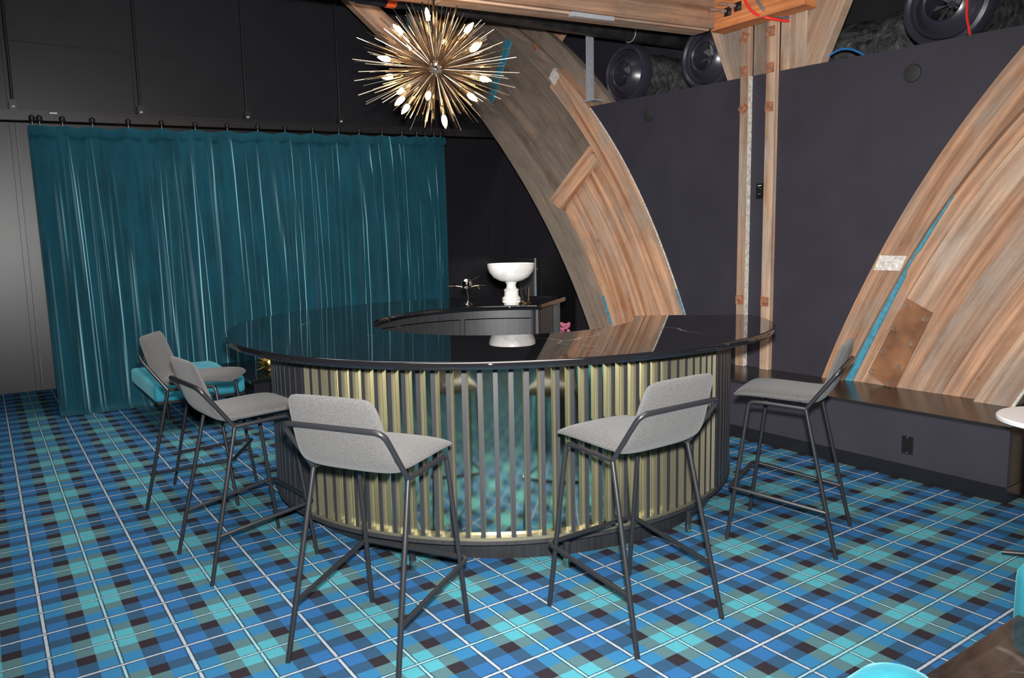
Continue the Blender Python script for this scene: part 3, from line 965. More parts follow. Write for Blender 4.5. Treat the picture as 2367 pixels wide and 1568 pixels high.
# ================================================================== CURTAIN AND TRACK
def cl(X):                      # curtain line in plan
    return 8.42
def zt_(X):                     # the track climbs slightly to the right
    return 0.0265 * (X - 0.5)
tnor = Vector((0, -1, 0))      # towards the room
ctr = thing('curtain_track', 'black curtain track hung on thin rods from the ceiling', 'curtain track', (0.48, 8.42, 2.8))
def track_box(name, Xa, Xb, n0, n1, z0, z1, mat, bev=0.002):
    v = []
    for X in (Xa, Xb):
        for n_ in (n0, n1):
            for z in (z0, z1):
                p = Vector((X, cl(X), 0)) + tnor * n_
                v.append((p.x, p.y, z + zt_(X)))
    return link(name, recalc(mesh(name, v, [(0, 1, 3, 2), (4, 6, 7, 5), (0, 4, 5, 1), (2, 3, 7, 6), (0, 2, 6, 4), (1, 5, 7, 3)])), mat)
def cp(o): return ap(o, ctr)
cp(track_box('rail', -1.6, 5.75, -0.02, 0.02, 2.762, 2.85, MAT['black_steel']))
cp(track_box('rail_lip', -1.6, 5.75, 0.02, 0.026, 2.835, 2.85, MAT['black_steel']))
cp(track_box('rail_lip', -1.6, 5.75, 0.02, 0.026, 2.762, 2.775, MAT['black_steel']))
cp(track_box('label_sticker', 0.66, 0.72, 0.0262, 0.0275, 2.828, 2.838, MAT['sticker']))
for X in (0.38, 1.437, 2.468, 3.509):
    p = Vector((X, cl(X), 0))
    cp(tube('hanging_rod', [(p.x, p.y, 2.92 + zt_(X)), (p.x, p.y, HC)], 0.012, MAT['black_steel'], None, 8))
    cp(track_box('clamp', X - 0.03, X + 0.03, -0.03, 0.034, 2.85, 2.94, MAT['black_steel']))
    q = p + tnor * 0.036
    cp(lathe('clamp_bolt', [(0, -0.008), (0.014, -0.008), (0.014, 0.008), (0, 0.008)], MAT['steel'], None, (q.x, q.y, 2.875 + zt_(X)), 8))
car = [.514,.572,.755,1.002,1.312,1.613,1.93,2.247,2.561,2.856,3.167,3.472,3.719,4.007,4.266,4.463,4.581,4.701,4.792]
for X in car:
    p = Vector((X, cl(X), 0)) + tnor * 0.034
    c_ = cp(lathe('carrier', [(0.0, -0.026), (0.017, -0.026), (0.026, -0.016), (0.026, 0.016), (0.016, 0.026), (0.0, 0.026)], MAT['black_plastic'], None, (p.x, p.y, 2.778 + zt_(X)), 12))
    lathe('carrier_pin', [(0.0, 0.026), (0.006, 0.027), (0.005, 0.033), (0, 0.034)], MAT['chrome'], c_, None, 8)
    tube('carrier_hook', [(0, 0, -0.026), (0, 0, -0.06)], 0.004, MAT['steel'], c_, 6)

XCA, XCB = 0.475, 4.845
def curtain_mesh():
    rc = np.random.RandomState(11)
    NU, NV = 1500, 40
    us_ = np.linspace(0, 1, NU)
    # soft wide folds plus many narrow pressed ridges, each drifting a little on its way down
    soft = [(rc.uniform(0, 1), rc.uniform(0.012, 0.03), rc.uniform(0.4, 1.0), rc.uniform(-0.015, 0.015)) for _ in range(34)]
    thin = []
    for _ in range(95):
        thin.append((rc.uniform(0, 1), rc.uniform(0.0015, 0.0055), rc.uniform(0.3, 1.0), rc.uniform(-0.012, 0.022), rc.uniform(-0.3, 0.45), rc.uniform(0.6, 1.5)))
    for _ in range(45):
        thin.append((rc.uniform(0, 1), rc.uniform(0.0045, 0.0095), rc.uniform(0.8, 1.5), rc.uniform(-0.012, 0.022), rc.uniform(-0.3, 0.3), rc.uniform(0.8, 1.6)))
    car_a = np.array(car)
    verts = []
    for j in range(NV):
        v = j / (NV - 1)
        v = v ** 0.9
        prof = np.zeros(NU)
        for (u0, wd, h, dr_) in soft:
            prof += h * 0.030 * np.exp(-((us_ - u0 - dr_ * v) / wd) ** 2)
        ridge = np.zeros(NU)
        for (u0, wd, h, dr_, v0, v1) in thin:
            k = max(0.0, min(1.0, (v - v0) / 0.2)) * max(0.0, min(1.0, (v1 - v) / 0.2))
            if k <= 0:
                continue
            c = u0 + dr_ * v
            ridge += h * k * 0.042 * np.exp(-np.abs((us_ - c) / wd) ** 2.0)
        amp = 0.35 + 0.65 * min(1, v * 3.0)
        off = prof * amp + ridge * min(1.0, 0.4 + v * 4)
        X = XCA + (XCB - XCA) * us_ + 0.03 * v * (1 - us_)
        near = np.min(np.abs(X[:, None] - car_a[None, :]), axis=1)
        sag = 0.020 * np.minimum(1.0, near / 0.13) ** 1.3
        top = 2.712 + zt_(0) * 0 + 0.0330 * (X - 0.5)
        if v < 0.93:
            z = top - sag * (1 - v) ** 6
            z = z + (0.05 - z) * (v / 0.93)
            o_ = off
        else:
            k = (v - 0.93) / 0.07
            lump = 0.5 + 0.5 * np.sin(us_ * 61 + 1.3) * np.sin(us_ * 23)
            z = 0.05 * (1 - k) ** 2 + 0.035 * lump * k * (1 - k) * 2 + 0.006
            o_ = off + 0.13 * k * (0.25 + 0.75 * lump)
        y = cl(0) - (0.02 + o_)
        verts += list(zip(X.tolist(), y.tolist(), np.maximum(z, 0.005).tolist() if hasattr(z, 'tolist') else [z] * NU))
    faces = []
    for j in range(NV - 1):
        for i in range(NU - 1):
            a = j * NU + i
            faces.append((a, a + 1, a + NU + 1, a + NU))
    me = bpy.data.meshes.new('cloth')
    me.from_pydata(verts, [], faces)
    me.polygons.foreach_set('use_smooth', [True] * len(me.polygons))
    return me
cu_ = thing('velvet_curtain', 'full length teal velvet curtain gathered in soft folds at the left', 'curtain', (2.4, 8.1, 0))
cloth = link('cloth', curtain_mesh(), MAT['velvet'])
ap(cloth, cu_)
# stitched heading tape along the top
hv = []; hf = []
NH = 300
for i in range(NH):
    t_ = i / (NH - 1)
    X = XCA + (XCB - XCA) * t_
    near = min(abs(X - q) for q in car)
    sag = 0.022 * min(1.0, near / 0.13) ** 1.3
    top = 2.714 + 0.033 * (X - 0.5) - sag
    wv = 0.010 * math.sin(t_ * 190) + 0.006 * math.sin(t_ * 83)
    for (dz, dn) in ((0.004, 0.0), (-0.012, 0.008), (-0.075, 0.010), (-0.088, 0.002)):
        p = Vector((X, cl(X), 0)) + tnor * (0.045 + wv + dn)
        hv.append((p.x, p.y, top + dz))
for i in range(NH - 1):
    for k in range(3):
        a = i * 4 + k
        hf.append((a, a + 4, a + 5, a + 1))
hm = mesh('heading_tape', hv, hf)
hm.polygons.foreach_set('use_smooth', [True] * len(hm.polygons))
ap(link('heading_tape', hm, MAT['velvet']), cu_)

# ================================================================== BAR
BC = Vector((2.82, 4.16, 0))
ZC = 1.088
TH = 0.035
def r_out(t):
    co = [1.7307, -0.0991, 0.0189, -0.0839, 0.0809, -0.0523, 0.0044, -0.0327, 0.0033]
    r = co[0]
    for k in range(1, 5):
        r += co[2 * k - 1] * math.cos(k * t) + co[2 * k] * math.sin(k * t)
    return r
def r_in(t):
    co = [0.8739, -0.0168, -0.0347, 0.0037, 0.0388]
    return co[0] + co[1] * math.cos(t) + co[2] * math.sin(t) + co[3] * math.cos(2 * t) + co[4] * math.sin(2 * t)
def r_body(t):
    co = [1.5050, 0.027, 0.06, 0.0147, 0.0317]
    return co[0] + co[1] * math.cos(t) + co[2] * math.sin(t) + co[3] * math.cos(2 * t) + co[4] * math.sin(2 * t)
TA, TB = math.radians(37.6), math.radians(360 - 38.6)
def PT(t, r): return Vector((BC.x + r * math.cos(t), BC.y + r * math.sin(t)))

def round_poly(poly, rads, n=6):
    out = []
    m = len(poly)
    for i in range(m):
        rr = rads.get(i, 0)
        if not rr:
            out.append(poly[i]); continue
        a, b, c = poly[i - 1], poly[i], poly[(i + 1) % m]
        # walk back along the outline by rr on both sides
        d1 = (a - b).normalized(); d2 = (c - b).normalized()
        p0 = b + d1 * rr; p2 = b + d2 * rr
        for k in range(n + 1):
            t = k / n
            out.append(p0 * (1 - t) ** 2 + b * 2 * t * (1 - t) + p2 * t ** 2)
    return out
def outline():
    pts = []; rads = {}
    NS = 110
    da = 0.075
    outer = [TA] + list(np.linspace(TA + da, TB - da, NS)) + [TB]
    for i, t in enumerate(outer):
        pts.append(PT(t, r_out(t) if i not in (0, len(outer) - 1) else r_out(t) - 0.01))
    rads[0] = 0.07; rads[len(pts) - 1] = 0.11
    inner = [TB] + list(np.linspace(TB - 0.1, TA + 0.1, 70)) + [TA]
    k0 = len(pts)
    for t in inner:
        pts.append(PT(t, r_in(t)))
    rads[k0] = 0.05; rads[len(pts) - 1] = 0.05
    return round_poly(pts, rads)
ol = outline()
def offset_poly(poly, d):
    out = []
    m = len(poly)
    for i in range(m):
        e1 = (poly[i] - poly[i - 1]); e2 = (poly[(i + 1) % m] - poly[i])
        if e1.length < 1e-9: e1 = e2
        if e2.length < 1e-9: e2 = e1
        n_ = (Vector((e1.y, -e1.x)).normalized() + Vector((e2.y, -e2.x)).normalized()).normalized()
        out.append(poly[i] - n_ * d)
    return out
rings = [(0.006, ZC - TH), (0.0, ZC - TH + 0.006), (0.0, ZC - 0.010), (0.003, ZC - 0.003), (0.009, ZC)]
vv = []; ff = []
m = len(ol)
for (d_, z) in rings:
    for p in offset_poly(ol, d_):
        vv.append((p.x, p.y, z))
for k in range(len(rings) - 1):
    for i in range(m):
        j = (i + 1) % m
        ff.append((k * m + i, k * m + j, (k + 1) * m + j, (k + 1) * m + i))
ff.append(tuple(range((len(rings) - 1) * m, len(rings) * m)))
ff.append(tuple(range(m - 1, -1, -1)))
ct_me = auto_smooth(recalc(mesh('countertop', vv, ff)), 50)
bm = bmesh.new(); bm.from_mesh(ct_me)
for f in bm.faces:
    if len(f.verts) > 8:
        f.smooth = False
        for e in f.edges:
            e.smooth = False
bm.to_mesh(ct_me); bm.free()
ct = link('countertop', ct_me, MAT['marble_black'])
tag(ct, 'glossy black marble countertop in a wide open ring', 'countertop')

bar = thing('bar_counter', 'round bar body clad in dark slats with a mirrored brass front', 'bar', (BC.x, BC.y, 0))
def bpar(o): return ap(o, bar)
ZB0, ZB1 = 0.14, ZC - TH - 0.001
T_BL, T_BR = math.radians(190.0), math.radians(292.5)

def arc_wall(name, rf, t0, t1, z0, z1, th, mat, n=60):
    """curved panel, outer face at rf(t), inner face th behind it"""
    v = []; f = []
    for i in range(n + 1):
        t = t0 + (t1 - t0) * i / n
        for (r, z) in ((rf(t), z0), (rf(t), z1), (rf(t) - th, z1), (rf(t) - th, z0)):
            p = PT(t, r); v.append((p.x, p.y, z))
    for i in range(n):
        a = i * 4; b = a + 4
        for k in range(4):
            f.append((a + k, b + k, b + (k + 1) % 4, a + (k + 1) % 4))
    f += [(3, 2, 1, 0), (n * 4, n * 4 + 1, n * 4 + 2, n * 4 + 3)]
    return link(name, auto_smooth(recalc(mesh(name, v, f)), 35), mat)
bpar(arc_wall('backing', lambda t: r_body(t) - 0.022, TA + 0.01, T_BL, ZB0, ZB1, 0.02, MAT['blackoak'], 60))
bpar(arc_wall('backing', lambda t: r_body(t) - 0.022, T_BR, TB - 0.01, ZB0, ZB1, 0.02, MAT['blackoak'], 20))
bpar(arc_wall('brass_panel', lambda t: r_body(t) - 0.0395, T_BL, T_BR, ZB0, ZB1, 0.01, MAT['brass_mirror'], 90))
bpar(arc_wall('brass_ledge', lambda t: r_body(t) - 0.002, T_BL, T_BR, ZB0 + 0.0005, ZB0 + 0.016, 0.037, MAT['brass_satin'], 80))
bpar(arc_wall('base_ring', lambda t: r_body(t) + 0.006, TA + 0.005, TB - 0.005, ZB0 - 0.018, ZB0, 0.16, MAT['slat'], 110))
bpar(arc_wall('plinth', lambda t: 1.345, TA + 0.06, TB - 0.06, 0.0, ZB0 - 0.0185, 0.36, MAT['blackoak'], 90))

# slat bodies share two meshes; each is turned about the bar's centre line
def slat_mesh(name, w_, dpt, z0, z1, two):
    v = [(x, y, z) for x in (-dpt, 0.0) for y in (-w_ / 2, w_ / 2) for z in (z0, z1)]
    f = [(0, 1, 3, 2), (4, 6, 7, 5), (0, 4, 5, 1), (2, 3, 7, 6), (0, 2, 6, 4), (1, 5, 7, 3)]
    me = mesh(name, v, f)
    me = recalc(me)
    me.materials.append(MAT['slat'])
    if two:
        me.materials.append(MAT['brass_satin'])
        for p in me.polygons:
            if abs(p.normal.y) > 0.9:
                p.material_index = 1
    return me
fin_me = slat_mesh('fin', 0.022, 0.0380, ZB0 + 0.0165, ZB1, True)
tight_me = slat_mesh('slat', 0.0635, 0.0215, ZB0 + 0.001, ZB1, False)
def place_slat(name, me, t):
    r = r_body(t)
    dt_ = 0.002
    p = PT(t, r)
    q = PT(t + dt_, r_body(t + dt_)); q0 = PT(t - dt_, r_body(t - dt_))
    tg = (q - q0).normalized()
    ang = math.atan2(-tg.x, tg.y)
    o = bpy.data.objects.new(name, me)
    COL.objects.link(o)
    o.parent = bar
    o.location = (p.x - BC.x, p.y - BC.y, 0)
    o.rotation_euler = (0, 0, ang)
    return o
NF = 36
for i in range(NF):
    place_slat('slat', fin_me, T_BL + (T_BR - T_BL) * (i + 0.0) / (NF - 1))
pitch = 0.0735
t = T_BR + pitch / r_body(T_BR) * 0.65
while t < TB - 0.03:
    place_slat('slat', tight_me, t); t += pitch / r_body(t)
t = T_BL - pitch / r_body(T_BL) * 0.65
while t > TA + 0.03:
    place_slat('slat', tight_me, t); t -= pitch / r_body(t)
# gap ends of the body with their own boards
RI = 0.95
end_me = slat_mesh('end_slat', 0.061, 0.02, ZB0 + 0.001, ZB1, False)
for (te, sgn_) in ((TA + 0.045, -1), (TB - 0.045, 1)):
    dv = Vector((math.cos(te), math.sin(te)))
    rr = RI + 0.05
    k = 0
    while rr < r_body(te) - 0.02:
        p = PT(te, rr)
        o = bpy.data.objects.new('slat', end_me)
        COL.objects.link(o); o.parent = bar
        o.location = (p.x - BC.x, p.y - BC.y, 0)
        # face normal is perpendicular to the radius, out of the gap
        nx, ny = (dv.y, -dv.x) if sgn_ < 0 else (-dv.y, dv.x)
        o.rotation_euler = (0, 0, math.atan2(ny, nx))
        rr += 0.0735; k += 1
    v = []
    for (r0, r1) in ((RI - 0.02, r_body(te) - 0.03),):
        nx, ny = (dv.y, -dv.x) if sgn_ < 0 else (-dv.y, dv.x)
        for r in (r0, r1):
            for d_ in (-0.021, -0.045):
                for z in (ZB0, ZB1):
                    p = PT(te, r); v.append((p.x + nx * d_, p.y + ny * d_, z))
    bpar(link('end_panel', recalc(mesh('end_panel', v, [(0, 1, 3, 2), (4, 6, 7, 5), (0, 4, 5, 1), (2, 3, 7, 6), (0, 2, 6, 4), (1, 5, 7, 3)])), MAT['blackoak']))
    p = PT(te, RI - 0.01)
    bpar(tube('corner_post', [(p.x, p.y, ZB0), (p.x, p.y, ZB1)], 0.028, MAT['slat'], None, 12))

# inside of the ring: rails, drawer fronts and open shelves
def inner_arc(name, r0, t0, t1, z0, z1, th, mat, n=24):
    return bpar(arc_wall(name, lambda t: r0 + th, t0, t1, z0, z1, th, mat, n))
inner_arc('top_rail', RI, TA + 0.07, TB - 0.07, 0.985, ZB1, 0.03, MAT['slat'], 70)
inner_arc('bottom_rail', RI, TA + 0.07, TB - 0.07, 0.0, 0.10, 0.03, MAT['blackoak'], 70)
inner_arc('shelf_back', RI + 0.33, TA + 0.09, TB - 0.09, 0.10, ZB1, 0.012, MAT['blackoak'], 70)
inner_arc('shelf_board', RI + 0.02, TA + 0.09, TB - 0.09, 0.42, 0.445, 0.31, MAT['blackoak'], 70)
ND = 8
span = (TB - TA - 0.14)
for i in range(ND):
    t0 = TA + 0.07 + span * i / ND
    t1 = t0 + span / ND
    inner_arc('stile', RI - 0.001, t0 - 0.018, t0 + 0.018, 0.10, 0.985, 0.04, MAT['slat'], 2)
    df = inner_arc('drawer_front', RI - 0.004, t0 + 0.022, t1 - 0.022, 0.80, 0.978, 0.022, MAT['slat'], 14)
# dark levelling legs with brass ferrules under the front edge
for (x, y) in ((1.612, 3.225), (2.232, 2.792), (3.03, 2.735)):
    lg = bpar(tube('leg', [(x, y, 0.045), (x, y, ZB0 - 0.015)], 0.017, MAT['black_steel'], None, 12))
    tube('ferrule', [(x, y, 0.0), (x, y, 0.05)], 0.0175, MAT['brass_foot'], lg, 12)

# ================================================================== STOOLS
def loft(name, stations, mat, parent, seg=28, e=3.2):
    """stations: (s, z, normal angle, half width, half thickness); section is a superellipse"""
    v = []; f = []
    for (s_, z, na, hw, ht) in stations:
        nx, nz_ = math.cos(na), math.sin(na)
        for k in range(seg):
            a = 2 * math.pi * k / seg
            ca_, sa_ = math.cos(a), math.sin(a)
            cu = math.copysign(abs(ca_) ** (2 / e), ca_) * hw
            cn = math.copysign(abs(sa_) ** (2 / 2.2), sa_) * ht
            v.append((cu, s_ + nx * cn, z + nz_ * cn))
    n = len(stations)
    for i in range(n - 1):
        for k in range(seg):
            a = i * seg + k; b = i * seg + (k + 1) % seg
            f.append((a, b, b + seg, a + seg))
    f.append(tuple(range(seg - 1, -1, -1)))
    f.append(tuple(range((n - 1) * seg, n * seg)))
    me = recalc(mesh(name, v, f))
    o = link(name, me, mat, parent, None, True)
    md = o.modifiers.new('sub', 'SUBSURF'); md.levels = 1; md.render_levels = 1
    return o
def make_stool():
    t = thing('bar_stool', 'x', 'stool', (0, 0, 0), 0, 'grey bar stools around the bar')
    up = math.pi / 2
    seat = [(0.222, 0.768, up, 0.165, 0.004), (0.218, 0.772, up, 0.195, 0.012), (0.205, 0.779, up, 0.207, 0.020), (0.18, 0.784, up, 0.213, 0.025), (0.12, 0.787, up, 0.216, 0.027),
            (0.0, 0.782, up, 0.216, 0.027), (-0.10, 0.776, up, 0.213, 0.027), (-0.17, 0.777, up + 0.15, 0.208, 0.026), (-0.205, 0.79, up + 0.6, 0.200, 0.022)]
    loft('seat', seat, MAT['fabric'], t)
    back = [(-0.09, 0.765, up, 0.200, 0.016), (-0.15, 0.768, up - 0.1, 0.208, 0.022), (-0.195, 0.780, up - 0.55, 0.212, 0.024), (-0.222, 0.812, up - 1.1, 0.214, 0.024), (-0.240, 0.862, up - 1.25, 0.213, 0.023),
            (-0.266, 0.945, up - 1.27, 0.206, 0.021), (-0.288, 1.012, up - 1.27, 0.199, 0.019), (-0.297, 1.040, up - 1.27, 0.190, 0.016), (-0.302, 1.054, up - 1.27, 0.172, 0.010), (-0.304, 1.059, up - 1.27, 0.150, 0.004)]
    loft('backrest', back, MAT['fabric'], t)
    R = 0.0104
    for s_ in (-1, 1):
        tube('leg', fillet([(s_ * 0.244, 0.226, 0.0), (s_ * 0.218, 0.131, 0.748), (s_ * 0.217, 0.05, 0.7475)], 0.025), R, MAT['black_steel'], t, 8)
        tube('leg', [(s_ * 0.251, -0.314, 0.0), (s_ * 0.218, -0.146, 0.735)], R, MAT['black_steel'], t, 8)
        tube('side_rail', [(s_ * 0.217, 0.06, 0.7475), (s_ * 0.218, -0.146, 0.735)], R, MAT['black_steel'], t, 8)
        for (fx, fy) in ((0.244, 0.226), (0.251, -0.314)):
            pass
    hoop = fillet([(-0.218, -0.146, 0.735), (-0.226, -0.302, 0.945), (0.226, -0.302, 0.945), (0.218, -0.146, 0.735)], 0.045, 6)
    tube('back_hoop', hoop, R, MAT['black_steel'], t, 8)
    fr = fillet([(-0.2405, -0.262, 0.225), (-0.256, 0.215, 0.293), (0.256, 0.215, 0.293), (0.2405, -0.262, 0.225)], 0.035, 5)
    tube('footrest', fr, R, MAT['black_steel'], t, 8)
    return t
st0 = make_stool()
poses = [(1.1, 5.033, -119.2, 'grey upholstered bar stool beside the turquoise bench, farthest left and furthest back'),
         (1.056, 3.918, -84.8, 'grey upholstered bar stool seen side on, second from the left'),
         (1.235, 2.708, -60.0, 'grey upholstered bar stool nearest the camera with its back to us'),
         (2.17, 2.308, 1.6, 'grey upholstered bar stool in front of the right half of the brass panel'),
         (3.438, 2.444, 24.2, 'grey upholstered bar stool at the right in front of the dark ledge')]
for i, (x, y, a, lab) in enumerate(poses):
    o = st0 if i == 0 else copy_tree(st0)
    o.location = (x, y, 0.0)
    o.rotation_euler = (0, 0, math.radians(a))
    o['label'] = lab

# ================================================================== CHANDELIER
CH = Vector((2.366, 4.176, 2.625))
chd = thing('starburst_chandelier', 'metal starburst chandelier of long thin spikes with glowing bulbs', 'chandelier', CH)
lathe('hub', [(0, -0.05), (0.028, -0.043), (0.045, -0.02), (0.048, 0.0), (0.045, 0.02), (0.028, 0.043), (0, 0.05)], MAT['chrome'], chd, None, 24)
tube('stem', [(0, 0, 0.04), (0, 0, HC - CH.z)], 0.0085, MAT['nickel'], chd, 10)
lathe('canopy', [(0, HC - CH.z), (0.07, HC - CH.z), (0.07, HC - CH.z - 0.02), (0.01, HC - CH.z - 0.035), (0, HC - CH.z - 0.035)], MAT['nickel'], chd, None, 24)
rs = random.Random(5)
spike_me = tube_mesh('spike', [(0, 0, 0), (0, 0, 0.5), (0, 0, 1.0)], [0.0026, 0.0026, 0.0021], 5)
spike_me.materials.append(MAT['nickel'])
NSP = 290
ga = math.pi * (3 - math.sqrt(5))
for i in range(NSP):
    zz = 1 - 2 * (i + 0.5) / NSP
    a = i * ga + rs.uniform(-0.12, 0.12)
    zz = max(-0.995, min(0.995, zz + rs.uniform(-0.02, 0.02)))
    rr = math.sqrt(1 - zz * zz)
    d_ = Vector((rr * math.cos(a), rr * math.sin(a), zz))
    L = 1.0 / math.sqrt((rr / 0.51) ** 2 + (zz / 0.375) ** 2)
    L *= rs.choice((1.0, 0.97, 0.9, 0.82, 0.75))
    o = bpy.data.objects.new('spike', spike_me)
    COL.objects.link(o); o.parent = chd
    q = d_.to_track_quat('Z', 'Y')
    o.rotation_mode = 'QUATERNION'
    o.rotation_quaternion = q
    o.location = d_ * 0.035
    o.scale = (1, 1, L - 0.035)
bulb_px = [(-0.097, 0.094, 1), (-0.016, 0.117, 1), (0.092, 0.097, 1), (0.012, 0.075, -1), (-0.106, 0.013, 1), (-0.122, -0.009, -1), (0.079, 0.020, 1), (0.104, -0.013, -1), (-0.075, -0.023, -1),
           (-0.093, -0.098, 1), (-0.063, -0.065, -1), (-0.007, -0.073, 1), (0.016, -0.098, -1), (0.097, -0.083, 1), (0.085, 0.060, -1), (-0.055, 0.062, -1)]
bulb_me = lathe_mesh('bulb', [(0, 0.0), (0.011, 0.004), (0.016, 0.018), (0.0175, 0.032), (0.014, 0.052), (0.006, 0.072), (0, 0.080)], 14)
bulb_me.materials.append(MAT['bulb'])
sock_me = lathe_mesh('socket', [(0, -0.06), (0.010, -0.06), (0.0125, -0.05), (0.0125, 0.004), (0, 0.004)], 12)
sock_me.materials.append(MAT['nickel'])
for (px, py, sg) in bulb_px:
    k = 2.75
    R_ = 0.27
    lat = math.hypot(px, py) * k
    lat = min(lat, R_ * 0.97)
    s_ = lat / max(1e-6, math.hypot(px, py))
    dep = math.sqrt(max(0, R_ ** 2 - lat ** 2)) * sg
    d_ = (vx * px * s_ + vy * py * s_ + vz * dep).normalized()
    q = d_.to_track_quat('Z', 'Y')
    for (nm, me_) in (('bulb', bulb_me), ('socket', sock_me)):
        o = bpy.data.objects.new(nm, me_)
        COL.objects.link(o); o.parent = chd
        o.rotation_mode = 'QUATERNION'
        o.rotation_quaternion = q
        o.location = d_ * R_
    tube('bulb_arm', [d_ * 0.04, d_ * (R_ - 0.055)], 0.0045, MAT['nickel'], chd, 6)

# ================================================================== THINGS ON THE COUNTER
bw = thing('marble_bowl', 'footed white marble bowl standing on the back of the counter', 'bowl', (3.44, 4.97, ZC))
lathe('basin', [(0.0, 0.172), (0.045, 0.174), (0.095, 0.187), (0.140, 0.213), (0.170, 0.250), (0.182, 0.285), (0.185, 0.303), (0.186, 0.318), (0.180, 0.321), (0.174, 0.318), (0.170, 0.290), (0.145, 0.235), (0.095, 0.202), (0.0, 0.192)], MAT['marble_white'], bw, None, 48)
lathe('pedestal', [(0.0, 0.0), (0.060, 0.0), (0.064, 0.010), (0.072, 0.014), (0.074, 0.024), (0.071, 0.031), (0.064, 0.032), (0.066, 0.034), (0.073, 0.038), (0.073, 0.048), (0.066, 0.054), (0.062, 0.062), (0.056, 0.066), (0.055, 0.106), (0.060, 0.110), (0.058, 0.118), (0.047, 0.122), (0.039, 0.134), (0.037, 0.150), (0.039, 0.162), (0.045, 0.168), (0.045, 0.174), (0.0, 0.176)], MAT['marble_white'], bw, None, 40)
gl = thing('drinking_glass', 'clear glass tumbler with a gold rimmed foot right of the marble bowl', 'glass', (3.555, 4.945, ZC))
lathe('tumbler', [(0.0, 0.008), (0.030, 0.008), (0.033, 0.012), (0.034, 0.13), (0.031, 0.13), (0.029, 0.02), (0.0, 0.018)], MAT['glass'], gl, None, 24)
lathe('gold_foot', [(0.0, 0.0), (0.046, 0.0), (0.048, 0.004), (0.036, 0.0075), (0.0, 0.0075)], MAT['gold'], gl, None, 24)
fg = thing('chrome_ball_figure', 'small chrome ball on a stem with spiky side arms on the counter', 'ornament', (3.165, 5.185, ZC))
lathe('foot', [(0, 0), (0.042, 0.0), (0.044, 0.004), (0.03, 0.012), (0.010, 0.020), (0.006, 0.028), (0, 0.028)], MAT['chrome'], fg, None, 24)
tube('stem', [(0, 0, 0.02), (0.002, 0, 0.06), (-0.004, 0, 0.10), (-0.006, 0, 0.125)], 0.0045, MAT['chrome'], fg, 8)
bl_me = lathe_mesh('ball', [(0.044 * math.sin(math.pi * i / 20), -0.044 * math.cos(math.pi * i / 20)) for i in range(21)], 28)
link('ball', bl_me, MAT['chrome'], fg, (-0.006, 0, 0.165))
for s_ in (-1, 1):
    ax = vx.copy(); ax.z = 0; ax.normalize()
    b0 = Vector((-0.006, 0, 0.145))
    e0 = b0 + ax * s_ * 0.085 + Vector((0, 0, 0.005))
    ar = tube('arm', [b0 + Vector((0, 0, -0.02)), b0 + ax * s_ * 0.05, e0], 0.004, MAT['nickel'], fg, 8)
    tube('pick', [e0, e0 + ax * s_ * 0.065], 0.002, MAT['chrome'], ar, 6)
    for dz in (-1, 1):
        tube('pick', [e0, e0 + ax * s_ * 0.016 + Vector((0, 0, dz * 0.028))], 0.0028, MAT['chrome'], ar, 6)
tube('pick', [Vector((0.03, -0.02, 0.19)), Vector((0.085, -0.055, 0.225))], 0.0015, MAT['nickel'], fg, 6)

# ================================================================== FURNITURE BEHIND THE BAR (left)
def cushion(name, x0, x1, y0, y1, z0, z1, mat, bev=0.04):
    me = box_mesh(name, x0, x1, y0, y1, z0, z1, 0)
    bm = bmesh.new(); bm.from_mesh(me)
    bmesh.ops.bevel(bm, geom=list(bm.edges), offset=bev, segments=4, profile=0.6, affect='EDGES')
    bmesh.ops.subdivide_edges(bm, edges=[e for e in bm.edges if e.calc_length() > 0.2], cuts=4, use_grid_fill=True)
    for v_ in bm.verts:
        if v_.co.z > (z0 + z1) / 2:
            v_.co.z += 0.012 * math.sin(v_.co.x * 9) * math.sin(v_.co.y * 7)
    bm.to_mesh(me); bm.free()
    return auto_smooth(me, 60)
be = thing('upholstered_bench', 'low turquoise velvet bench on black legs before the curtain', 'bench', (1.5, 7.5, 0))
ap(link('cushion', cushion('cushion', 1.11, 1.86, 6.90, 8.12, 0.285, 0.43, MAT['turq']), MAT['turq']), be)
ap(box('frame', 1.13, 1.86, 6.92, 8.10, 0.262, 0.284, MAT['black_steel'], None, 0.003), be)
for (x, y) in ((1.30, 8.02), (1.30, 7.46), (1.78, 6.98), (1.78, 8.02)):
    ap(tube('leg', [(x, y, 0.0), (x, y, 0.262)], 0.012, MAT['black_steel'], None, 8), be)
lt = thing('low_table', 'low black table with a mirror-polished marble top behind the bar', 'table', (2.6, 7.4, 0))
ap(box('table_top', 1.875, 3.6, 6.78, 8.0, 0.365, 0.40, MAT['marble_black'], None, 0.004), lt)
ap(box('table_base', 1.92, 3.5, 6.84, 7.9, 0.0, 0.365, MAT['black_satin'], None, 0.004), lt)
go = thing('gold_ornament', 'small gold feathered ornament on the low black table', 'ornament', (2.165, 7.17, 0.40))
lathe('ornament_body', [(0, 0.0), (0.03, 0.002), (0.055, 0.03), (0.06, 0.06), (0.045, 0.095), (0.02, 0.115), (0, 0.12)], MAT['gold'], go, None, 18)
ax = Vector((-0.82, 0.57, 0))
for k in range(9):
    an = -0.12 + k * 0.17
    p0 = Vector((0, 0, 0.05 + 0.006 * k))
    d1 = ax * math.cos(an) + Vector((0, 0, math.sin(an)))
    p1 = p0 + d1 * 0.07
    p2 = p0 + d1 * 0.125 + Vector((0, 0, -0.02 + 0.012 * (k % 3)))
    tube('feather', [p0, (p0 + p1) / 2 + Vector((0, 0, 0.008)), p1, p2], [0.010, 0.012, 0.009, 0.002], MAT['gold'], go, 6)
